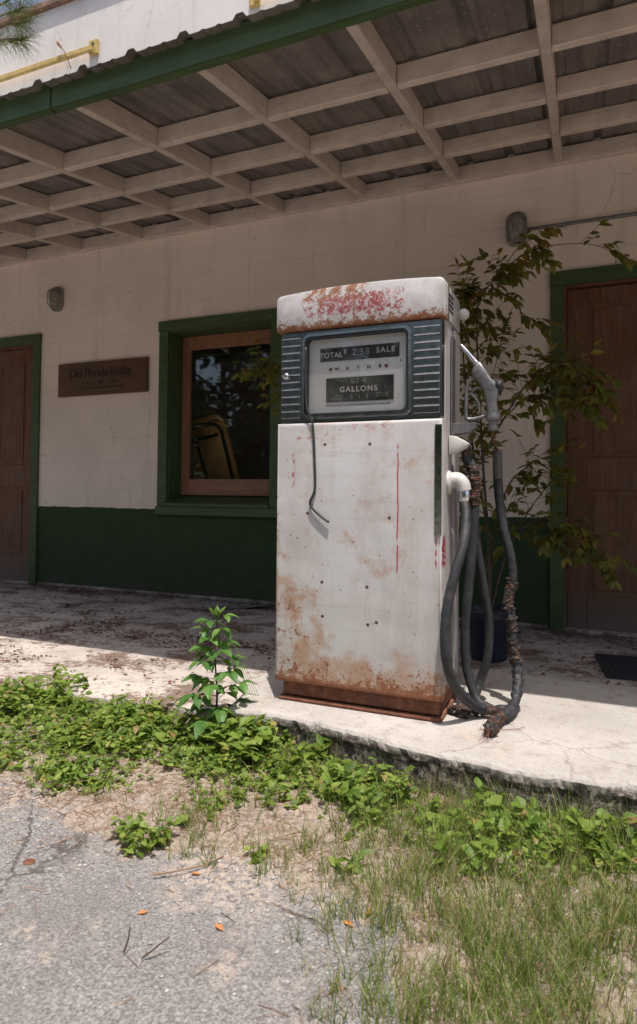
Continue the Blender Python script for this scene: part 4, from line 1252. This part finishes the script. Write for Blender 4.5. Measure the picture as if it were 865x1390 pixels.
# -- tall sapling at the island corner
TS = Vector((-1.165, 1.86, -.05))
sap = empty('tall_weed', tuple(TS), 'tall leafy green weed with compound leaves at the island corner', 'plant')
sb = bmesh.new(); top = Vector((-1.172, 1.885, .345))
P = smoothpath([TS, TS.lerp(top, .35) + Vector((.010, 0, 0)), TS.lerp(top, .7) + Vector((-.004, 0, 0)), top], 8)
tube(sb, [tuple(p) for p in P], lambda t: .0045 * (1 - .6 * t), 8, 0)
obj('stem', sb, M['stem'], sap, True)
al = Acc()
for k in range(30):
    t = .14 + .86 * k / 29
    p = P[min(int(t * (len(P) - 1)), len(P) - 1)]
    a = k * 2.4 + rnd.uniform(-.3, .3)
    reach = .115 * (1.10 - t * .80) * rnd.uniform(.75, 1.1)
    el = .15 + .65 * t
    d = Vector((math.cos(a), math.sin(a), el)).normalized()
    q = p + d * reach + Vector((0, 0, -.010))
    al.rod(p, q, .0014, 1, .0009)
    l0 = .068 * (1.12 - t * .35)
    side = d.cross(Vector((0, 0, 1))).normalized()
    for (dir_, s_) in ((d + Vector((0, 0, -.5)), 1), (side + d * .35 + Vector((0, 0, -.45)), .85), (-side + d * .35 + Vector((0, 0, -.45)), .85)):
        al.leaf(q, dir_ + rv(.15), Vector((0, 0, 1)) + rv(.2), l0 * s_, l0 * s_ * .29, .30, .25)
    if t < .85:
        for s_ in (-1, 1):
            m_ = p.lerp(q, .55)
            al.leaf(m_, side * s_ + d * .4 + Vector((0, 0, -.4)) + rv(.1), Vector((0, 0, 1)) + rv(.2), l0 * .8, l0 * .8 * .30, .25, .25)
for k in range(6):
    a = k * 1.05; d = Vector((math.cos(a), math.sin(a), 1.6))
    al.leaf(top, d, Vector((0, 0, 1)) + rv(.2), .055, .011, .15, .3)
al.build('foliage', [M['tallleaf'], M['stem']], sap)
bl = Acc()
for k in range(4):
    p = Vector((-1.10 + .012 * k, 2.03, .02)); q = p + Vector((-.05 - .02 * k, .0, .10 + .03 * k))
    bl.rod(p, q, .0011, 0); bl.rod(q, q + Vector((-.04, 0, .03)), .0009, 0)
tag(bl.build('bent_grass_stalk', [M['greenstem']], at=(-1.10, 2.03, 0)), 'few bent thin green grass stalks by the pump base left', 'grass stalk')

# -- leafy ground cover
def clump(acc, c, rad, h, n, L, mat=0, wr=None):
    wr = wr or rnd.choice((.20, .30, .34, .42))
    """ n short stems each with leaves """
    for i in range(n):
        a = rnd.uniform(0, 2 * PI); r = rad * math.sqrt(rnd.random())
        x, y = c[0] + math.cos(a) * r, c[1] + math.sin(a) * r
        lean = Vector((math.cos(a) * .5, math.sin(a) * .5, 1)) + rv(.35)
        hh_ = h * rnd.uniform(.35, 1.1) * (1 - .4 * r / max(rad, .001))
        base = Vector((x, y, gz(x, y) - .002))
        tip = base + lean.normalized() * hh_
        acc.rod(base, tip, .0012, 1, .0007)
        m_ = max(2, int(hh_ / .016))
        for j in range(m_):
            t = (j + .8) / m_; p = base.lerp(tip, min(t, 1))
            for s_ in range(rnd.choice((2, 2, 3))):
                b = rnd.uniform(0, 2 * PI)
                d = Vector((math.cos(b), math.sin(b), rnd.uniform(-.3, .95)))
                l = L * rnd.uniform(.55, 1.25)
                acc.leaf(p, d, Vector((0, 0, 1)) + rv(.6), l, l * wr * rnd.uniform(.85, 1.15), rnd.uniform(.0, .5), rnd.uniform(.1, .35), mat)
gc = Acc()
def cover(x, y):
    """density of the broadleaf band"""
    v = 0
    # left band, along the porch edge
    if x < -.86:
        lo = 1.37 + .07 * sm(x, -1.5, -1.0) + .13 * mnoise.noise((x * 3.1, y * 3.1, 2)); hi = 1.90 + .03 * mnoise.noise((x * 7, 0, 0))
        v = sm(y, lo - .06, lo + .22) * (1 - sm(y, hi, hi + .03))
    else:
        d = 1.80 + (.06 if x < -.6 else 0) - y
        wdt = .22 + .12 * mnoise.noise((x * 5, 3, 1)) + .05 * sm(x, -.6, -.3)
        v = (1 - sm(d, wdt, wdt + .14)) * sm(d, .0, .03) * (.8 - .45 * sm(x, -.55, -.35))
    g = mnoise.noise((x * 4.2, y * 4.2, 6))
    return v * (.10 + .90 * sm(g, -.30, .12)) * sm(mnoise.noise((x * 11, y * 11, 8)), -.5, .0)
k = 0; tries = 0
while k < 1350 and tries < 60000:
    tries += 1
    x = rnd.uniform(-2.45, .38); y = rnd.uniform(1.30, 1.92)
    if rnd.random() > cover(x, y): continue
    if rnd.random() < .35 and x > -.9: continue
    big_ = mnoise.noise((x * 3, y * 3, 11))
    sz_ = max(0, big_) * 2; fine_ = rnd.random() < .45
    clump(gc, (x, y), .04, (.055 + .05 * sz_) * rnd.uniform(.5, 1.25), 3, (.012 if fine_ else .022) + .012 * sz_ * (0 if fine_ else 1))
    k += 1
tag(gc.build('leafy_ground_cover', [M['weedleaf'], M['greenstem']]), 'low bright green leafy weeds along the porch and island edge', 'ground cover', kind='stuff')

# individual leafy weeds one can tell apart
WG = 'leafy weeds rooted in the sand and along the concrete'
for (x, y, rad, h, n_, L, lab) in (
    (-1.955, 1.86, .15, .14, 70, .032, 'bushy leafy weed at the far left on the porch edge'),
    (-1.015, 1.77, .10, .13, 52, .040, 'broad-leaved weed clump against the island corner, right of the tall weed'),
    (-1.19, 1.78, .07, .10, 22, .045, 'broad-leaved weed at the foot of the tall weed'),
    (-.775, 1.815, .035, .085, 9, .048, 'small weed with drooping broad leaves at the island edge'),
    (-.55, 1.70, .10, .12, 44, .032, 'leafy weed clump in front of the pump base'),
    (-.64, 1.74, .06, .08, 22, .034, 'leafy weed beside the clump in front of the pump, on its left'),
    (-.20, 1.70, .05, .095, 14, .032, 'leafy weed against the island, rising above its edge'),
    (-.06, 1.66, .08, .085, 26, .032, 'wide leafy weed at right near the island edge'),
    (.08, 1.66, .07, .09, 24, .034, 'leafy weed at the right border of the picture'),
    (-1.0, 1.275, .055, .075, 34, .022, 'compact green weed clump standing alone on the asphalt edge'),
    (-.705, 1.305, .022, .028, 7, .017, 'tiny round-leaved weed alone in the pale sand'),
    (-.50, 1.36, .018, .07, 4, .034, 'small thin weed with two large leaves in the grass'),
    (-2.745, 2.30, .02, .045, 3, .026, 'tiny yellow-green seedling growing from the porch floor at left')):
    a = Acc(); g0 = gz
    if y > 2: 
        _g = gz; gz = lambda x, y: .002
    clump(a, (x, y), rad, h, n_, L)
    if y > 2: gz = _g
    a.build('leafy_weed', [M['weedleaf'], M['greenstem']], at=(x, y, -.06 if y < 2 else 0))
    tag(bpy.data.objects[-1] if False else C.objects[-1], lab, 'weed', WG)

# -- grass
ga = Acc()
def gdens(x, y):
    v = 0
    right = sm(x + .35 * (y - 1.2), -.62, -.30)
    v = right * (1 - sm(y, 1.74, 1.8)) * (.55 + .4 * sm(x, -.45, -.1))
    v = max(v, .24 * sm(x, -1.15, -.8) * sm(y, 1.22, 1.32) * (1 - sm(y, 1.8, 1.85)))
    # sand patch kept clear
    d = math.hypot((x + .73) / .17, (y - 1.52) / .20)
    v *= sm(d, .55, 1.1)
    v = max(v, .05 * sm(y, 1.28, 1.4))
    return v * (.40 + .60 * sm(mnoise.noise((x * 5, y * 5, 21)), -.35, .2))
k = 0; tries = 0
while k < 3400 and tries < 120000:
    tries += 1
    x = rnd.uniform(-2.2, .55); y = rnd.uniform(.95, 1.86)
    if rnd.random() > gdens(x, y): continue
    k += 1
    tall = rnd.random() < .25
    for j in range(rnd.randint(4, 9)):
        q = Vector((x + rnd.gauss(0, .008), y + rnd.gauss(0, .008), gz(x, y) - .002))
        ga.blade(q, Vector((rnd.uniform(-.45, .45), rnd.uniform(-.45, .45), 1)).normalized(), rnd.uniform(.030, .075) * (1.8 if tall else 1), rnd.uniform(.0012, .0026), rnd.uniform(.1, .8))
tag(ga.build('grass', [M['grassblade']]), 'thin green and dry grass tufts growing in the sandy soil', 'grass', kind='stuff')

# -- a few tall single grass tufts
for (x, y, h, nb, lab) in ((-1.10, 1.80, .17, 5, 'tall thin grass stalks rising left of the tall weed'), (-.655, 1.26, .14, 14, 'tall sparse grass tuft at the edge of the sand and asphalt'), (-.30, 1.55, .15, 9, 'tall pale grass tuft rising among the weeds right of the sand'), (-.02, 1.60, .16, 10, 'tall fanned grass tuft near the right island edge'), (-.42, 1.13, .15, 8, 'upright grass stalks at the asphalt corner'), (-.36, 1.80, .07, 6, 'little grass tuft at the front of the island near the frayed hose'), (-.82, 1.50, .12, 10, 'wispy grass tuft standing in the pale sand')):
    a = Acc()
    for j in range(nb):
        q = Vector((x + rnd.gauss(0, .012), y + rnd.gauss(0, .012), gz(x, y) - .002))
        a.blade(q, Vector((rnd.uniform(-.3, .3), rnd.uniform(-.3, .3), 1)).normalized(), h * rnd.uniform(.6, 1.1), .0026, rnd.uniform(.05, .4), n=6)
    tag(a.build('grass_tuft', [M['grassblade']], at=(x, y, gz(x, y))), lab, 'grass', 'tall grass tufts')

# -- straw, litter, gravel
st = Acc(); k = 0
while k < 5200:
    x = rnd.uniform(-2.4, .6); y = rnd.uniform(.85, 1.85)
    soil = sm(y + .1 * mnoise.noise((x * 3, y * 3, 0)), 1.18, 1.36); soil = max(soil, sm(x, -.5, -.25))
    if rnd.random() > soil * sm(mnoise.noise((x * 5, y * 5, 31)), -.5, .3) + .03: continue
    k += 1
    a = rnd.uniform(0, 2 * PI); L = rnd.uniform(.015, .06)
    p = Vector((x, y, gz(x, y) + rnd.uniform(.001, .007)))
    m_ = p + Vector((math.cos(a), math.sin(a), rnd.uniform(-.03, .10))) * L * .5
    a += rnd.uniform(-.3, .3)
    q = m_ + Vector((math.cos(a), math.sin(a), rnd.uniform(-.10, .03))) * L * .5
    r = rnd.uniform(.0004, .0009)
    st.rod(p, m_, r); st.rod(m_, q, r)
tag(st.build('pine_straw', [M['straw']]), 'dry reddish pine straw scattered on the sandy ground', 'straw', kind='stuff')
li = Acc(); k = 0
while k < 9500:
    x = rnd.uniform(-5, 1.2); y = rnd.uniform(1.95, 3.93)
    dn = sm(mnoise.noise((x * 1.7, y * 3.0, 41)) + .5 * mnoise.noise((x * 6, y * 8, 42)), .0, .5)
    if x > -1.2 and y < 2.72: continue
    if rnd.random() > dn + .05 + .5 * sm(y, 3.8, 3.93): continue
    k += 1
    p = Vector((x, y, .002 + rnd.uniform(0, .004))); a = rnd.uniform(0, 2 * PI)
    d = Vector((math.cos(a), math.sin(a), rnd.uniform(-.05, .2)))
    if rnd.random() < .6: li.rod(p, p + d * rnd.uniform(.01, .05), .0007)
    else: li.leaf(p, d, Vector((0, 0, 1)) + rv(.5), rnd.uniform(.008, .026), rnd.uniform(.003, .008), rnd.uniform(-.3, .3), .3)
tag(li.build('leaf_litter', [M['litter']]), 'brown dead leaves and needles scattered over the porch floor', 'leaf litter', kind='stuff')
gv = Acc(); k = 0
while k < 4500:
    x = rnd.uniform(-2.3, .5); y = rnd.uniform(.75, 1.75)
    asf = 1 - sm(y, 1.2, 1.4)
    if rnd.random() > .25 + .75 * asf * (1 - sm(x, -.5, -.25)): continue
    k += 1
    r = (.0015 + .0038 * rnd.random() ** 3) * (.6 + .4 * sm(y, .9, 1.2))
    c = Vector((x, y, gz(x, y) + r * .25)); i = len(gv.v)
    sx, sy, sz = rnd.uniform(.7, 1.3), rnd.uniform(.7, 1.3), rnd.uniform(.4, .8)
    a0 = rnd.uniform(0, 6)
    for h_, rr in ((-.5, .7), (.3, 1)):
        for q in range(5):
            a = a0 + q * 1.257; gv.v.append(c + Vector((math.cos(a) * r * rr * sx, math.sin(a) * r * rr * sy, h_ * r * sz)) + rv(r * .18))
    gv.v.append(c + Vector((0, 0, r * sz)))
    for q in range(5):
        gv.f += [(i + q, i + (q + 1) % 5, i + 5 + (q + 1) % 5, i + 5 + q), (i + 5 + q, i + 5 + (q + 1) % 5, i + 10)]; gv.m += [0, 0]
tag(gv.build('gravel', [M['stone']]), 'fine grey gravel and grit loose on the asphalt', 'gravel', kind='stuff')

# single fallen leaves and sticks
for (x, y, a, L, lab) in ((-.827, 1.065, .9, .024, 'small orange dead leaf on the asphalt at lower left'), (-.664, 1.09, 2.6, .030, 'tan orange dead leaf on the asphalt, bottom centre'), (-.431, 1.193, 2.8, .030, 'orange dead leaf near the grass edge at lower middle'), (-.80, 1.215, .4, .026, 'curled orange leaf by the little weed clump'), (-.40, 1.235, 1.5, .028, 'tan dead leaf curled among the grass stalks')):
    A_ = Acc(); p = Vector((x, y, gz(x, y) + .004)); d = Vector((math.cos(a), math.sin(a), .1))
    A_.leaf(p - d * L / 2, d, Vector((0, 0, 1)) + rv(.4), L, L * .22, .35, .5)
    A_.leaf(p - d * L / 2 + Vector((0, 0, .0012)), d, Vector((0, 0, 1)) + rv(.2), L * .9, L * .18, .1, -.4)
    tag(A_.build('fallen_leaf', [M['orangeleaf']], at=(x, y, gz(x, y))), lab, 'dead leaf', 'fallen leaves on the asphalt')
for (pts, r, lab, mt) in (
    ([(-.88, 1.165, -.066), (-.845, 1.19, -.064), (-.80, 1.235, -.064), (-.775, 1.29, -.066)], .0022, 'thin reddish stick on the asphalt below the weed clump', 'straw'),
    ([(-1.01, 1.20, -.067), (-1.03, 1.26, -.066), (-1.06, 1.30, -.066)], .0016, 'short brown stick on the asphalt left of the weed clump', 'straw'),
    ([(-.745, .955, -.07), (-.725, .975, -.055), (-.710, .99, -.043)], .0020, 'dark twig sticking up at the bottom edge, right one', 'stem'),
    ([(-.785, .955, -.07), (-.781, .962, -.05), (-.779, .965, -.028)], .0019, 'dark twig standing up at the bottom edge, left one', 'stem'),
    ([(-.30, 2.02, .054), (-.20, 2.06, .056), (-.17, 2.10, .055)], .0015, 'reddish twig on the island beside the frayed hose end', 'straw')):
    bm = bmesh.new(); tube(bm, pts, lambda t: r * (1 - .4 * t), 6, 6, rough=lambda t: .4, rs=200)
    tag(obj('twig', bm, M[mt], at=pts[0]), lab, 'twig', 'twigs on the ground')
bm = bmesh.new(); lathe(bm, [(.011, 0), (.013, .001), (.012, .003), (.006, .0035)], (-1.179, 1.10, -.0745), 'Z', 20); wobble(bm, .001, 60)
tag(obj('bottle_cap', bm, M['rust'], smooth=True, at=(-1.179, 1.10, -.0745)), 'flattened rusty bottle cap pressed in the asphalt at left', 'bottle cap')

# door mat
bm = bmesh.new()
mx0, mx1, my0, my1 = .075, .70, 3.03, 3.42
nxm, nym = 22, 14
for i in range(nxm + 1):
    x = mx0 + (mx1 - mx0) * i / nxm; box(bm, x - .005, x + .005, my0, my1, .003, .012)
for j in range(nym + 1):
    y = my0 + (my1 - my0) * j / nym; box(bm, mx0, mx1, y - .0045, y + .0045, .002, .014)
bm.transform(Matrix.Translation((.38, 3.22, 0)) @ Matrix.Rotation(R(6), 4, 'Z') @ Matrix.Translation((-.38, -3.22, 0)))
tag(obj('door_mat', bm, M['mat_rubber'], at=(.38, 3.22, 0)), 'black rubber grid mat on the porch before the right door', 'mat')
# curved flat offcut lying by the wall
bm = bmesh.new(); pts = []
for i in range(9):
    a = R(200 + 14 * i); pts.append((math.cos(a), math.sin(a)))
r_in, r_out = .22, .34; cx, cy = -2.20, 4.02
V0 = []
for k_ in range(13):
    t = k_ / 12; x = -2.36 + .40 * t; yc = 3.60 + .20 * t + .05 * math.sin(PI * t)
    zz = .006 + .045 * max(0, t - .6) ** 1.2 * 2
    V0.append([bm.verts.new((x + .03, yc + .07, zz)), bm.verts.new((x, yc - .05, zz)), bm.verts.new((x, yc - .05, zz + .005)), bm.verts.new((x + .03, yc + .07, zz + .005))])
for a, b in zip(V0, V0[1:]):
    for q in range(4): bm.faces.new((a[q], a[(q + 1) % 4], b[(q + 1) % 4], b[q]))
bm.faces.new(V0[0]); bm.faces.new(V0[-1][::-1])
tag(obj('curved_strip', bm, M['card'], at=(-2.36, 3.6, 0)), 'curled grey strip of board lying by the green wall', 'board')

# ------------------------------------------------------------------ pine with a branch over the roof
pine = empty('pine_tree', (-7.3, 2.7, -.08), 'pine tree whose needle branch hangs over the roof corner', 'tree')
bm = bmesh.new(); tube(bm, [(-7.3, 2.7, -.1), (-7.25, 2.7, 3), (-7.3, 2.75, 6.5), (-7.2, 2.7, 9)], lambda t: .17 * (1 - .6 * t), 14, 8, rough=lambda t: .25, rs=6)
obj('trunk', bm, M['bark'], pine, True)
bm = bmesh.new(); nd = Acc()
def tuft(p, d, L=.17, n=90):
    d = d.normalized()
    for i in range(n):
        q = p - d * rnd.uniform(0, .16)
        dd = (d * rnd.uniform(.15, 1.1) + rv(.9) + Vector((0, 0, -.12))).normalized()
        l = L * rnd.uniform(.7, 1.1); m_ = q + dd * l * .5; e = m_ + (dd + Vector((0, 0, -.25))).normalized() * l * .5
        nd.rod(q, m_, .0011, 0); nd.rod(m_, e, .0010, 0, .0004)
tube(bm, [(-7.25, 2.7, 3.9), (-6.2, 2.85, 4.25), (-5.0, 2.95, 4.15), (-4.1, 3.0, 3.93), (-3.60, 3.0, 3.82), (-3.42, 3.0, 3.77)], lambda t: .032 * (1 - .8 * t), 8, 8)
tuft(Vector((-3.40, 3.0, 3.77)), Vector((1, 0, -.12)), .16, 170)
for (a, b) in (((-4.1, 3.0, 3.95), (-3.42, 3.0, 3.99)), ((-4.1, 3.0, 3.95), (-3.38, 3.02, 3.90)), ((-4.1, 3.0, 3.95), (-3.46, 3.0, 4.10)), ((-4.4, 2.97, 4.0), (-3.75, 2.85, 4.12)), ((-4.3, 3.0, 3.98), (-3.72, 3.1, 3.92)), ((-5.0, 2.95, 4.15), (-4.4, 3.1, 4.35)), ((-5.6, 2.9, 4.2), (-5.0, 2.7, 4.4)), ((-4.2, 3.0, 3.96), (-3.78, 3.0, 4.18)), ((-6.2, 2.85, 4.25), (-5.6, 3.1, 4.45))):
    tube(bm, [a, tuple((Vector(a) + Vector(b)) / 2 + Vector((0, 0, .02))), b], .006, 6, 4)
    tuft(Vector(b), Vector(b) - Vector(a), .16, 110)
for k in range(26):
    a = k * 2.4; z = 4.6 + k * .17; L = 2.1 * (1 - k / 34) ; c0 = Vector((-7.27, 2.72, z)); e = c0 + Vector((math.cos(a) * L, math.sin(a) * L, .35))
    tube(bm, [tuple(c0), tuple(c0.lerp(e, .5) + Vector((0, 0, .1))), tuple(e)], lambda t: .022 * (1 - .7 * t), 6, 3)
    for t in (.5, .75, 1): tuft(c0.lerp(e, t) + rv(.12), e - c0, .2, 40)
obj('limb', bm, M['bark'], pine, True)
nd.build('crown', [M['needle']], pine)

# ------------------------------------------------------------------ trees across the road (seen in glass and chrome)
def make_tree(seed, label):
    r_ = random.Random(seed)
    t = empty('roadside_tree', (0, 0, -.08), label, 'tree', 'trees across the road')
    bm = bmesh.new(); tube(bm, [(0, 0, -.1), (.1, 0, 1.6), (0, .1, 3.4), (.1, 0, 5.4)], lambda u: .20 * (1 - .75 * u), 10, 5, rough=lambda u: .2, rs=5)
    for k in range(9):
        a = k * 2.4; z = 1.4 + k * .42
        tube(bm, [(0, 0, z), (math.cos(a) * .9, math.sin(a) * .9, z + .6), (math.cos(a) * 1.7, math.sin(a) * 1.7, z + .9)], lambda u: .07 * (1 - .8 * u), 6, 4)
    obj('trunk', bm, M['bark'], t, True)
    A_ = Acc(); cl = []
    for k in range(46):
        a = r_.uniform(0, 2 * PI); z = r_.uniform(.9, 6.2); rr = 2.3 * math.sqrt(r_.random()) * (1.05 - abs(z - 2.9) / 5.0)
        cl.append((Vector((math.cos(a) * rr, math.sin(a) * rr, z)), r_.uniform(.45, .85)))
    for c, s in cl:
        for j in range(110):
            v = Vector((r_.gauss(0, .5), r_.gauss(0, .5), r_.gauss(0, .4))) * s
            d = Vector((r_.uniform(-1, 1), r_.uniform(-1, 1), r_.uniform(-.6, .6)))
            l = r_.uniform(.16, .34); A_.leaf(c + v, d, Vector((r_.uniform(-1, 1), r_.uniform(-1, 1), 1)), l, l * .33, .2, .2, 0, 1)
    A_.build('crown', [M['crown']], t)
    return t
def dup(o, loc, rz, s, label):
    c = o.copy(); C.objects.link(c); c.location = loc; c.rotation_euler = (0, 0, rz); c.scale = (s, s, s); c['label'] = label
    for ch_ in o.children:
        d = ch_.copy(); C.objects.link(d); d.parent = c
    return c
t0 = make_tree(3, 'rounded green tree across the road, behind the viewer to the left')
spots = [(-21, -13.5, 1.3), (-17.2, -13, 1.15), (-12.8, -12.6, 1.25), (-9.3, -12.6, 1.35), (-5.5, -13, 1.2), (-1.5, -13.2, 1.3), (3, -13, 1.25), (7.4, -13.4, 1.4), (12, -13, 1.2), (-24.5, -11, 1.3)]
nm = ['broad green tree', 'shorter green tree', 'dense green tree', 'tall green tree', 'leafy green tree', 'full green tree', 'bushy green tree', 'largest green tree', 'slim green tree', 'outermost green tree']
for i, (x, y, s) in enumerate(spots):
    lab = nm[i] + ' in the row across the road, number %d from the left' % (i + 1)
    if i == 0: t0.location = (x, y, -.08); t0.scale = (s, s, s); t0['label'] = 'broad green tree near the left end of the row across the road'
    else: dup(t0, (x, y, -.08), i * 1.3, s, nm[i] + ' in the row across the road')

# ------------------------------------------------------------------ camera, light, world
cam = bpy.data.cameras.new('camera'); co = bpy.data.objects.new('camera', cam); C.objects.link(co)
co.matrix_world = Matrix.Translation((0, 0, .784)) @ Matrix.Rotation(R(22.859), 4, 'Z') @ Matrix.Rotation(R(91.347), 4, 'X') @ Matrix.Rotation(R(.572), 4, 'Z')
cam.sensor_fit = 'VERTICAL'; cam.sensor_height = 36; cam.lens = 852.733 / 1390 * 36
cam.shift_y = -45 / 1390
cam.clip_start = .02; cam.clip_end = 2000
cam.dof.use_dof = True; cam.dof.focus_distance = 2.3; cam.dof.aperture_fstop = 6.3
sc.camera = co
sdir = Vector((.15, -.222, 1)).normalized()
sl = bpy.data.lights.new('sun', 'SUN'); so = bpy.data.objects.new('sun', sl); C.objects.link(so)
sl.energy = 4.6; sl.angle = R(.53); sl.color = (1, .94, .87)
so.rotation_euler = sdir.to_track_quat('Z', 'Y').to_euler(); so.location = (2, -3, 10)
w = bpy.data.worlds.new('World'); sc.world = w; w.use_nodes = True
nt = w.node_tree; bgn = nt.nodes['Background']
sk = nt.nodes.new('ShaderNodeTexSky'); sk.sky_type = 'NISHITA'; sk.sun_disc = False
sk.sun_elevation = math.asin(sdir.z); sk.sun_rotation = math.atan2(sdir.x, sdir.y)
sk.air_density = 1.0; sk.dust_density = 4.0
nt.links.new(sk.outputs[0], bgn.inputs[0]); bgn.inputs[1].default_value = .14
vs_ = sc.view_settings; vs_.view_transform = 'Standard'; vs_.look = 'None'; vs_.gamma = 1; vs_.use_curve_mapping = False
vs_.exposure = .22
sc.cycles.max_bounces = 8; sc.cycles.diffuse_bounces = 5; sc.cycles.transparent_max_bounces = 12
sc.cycles.use_denoising = True
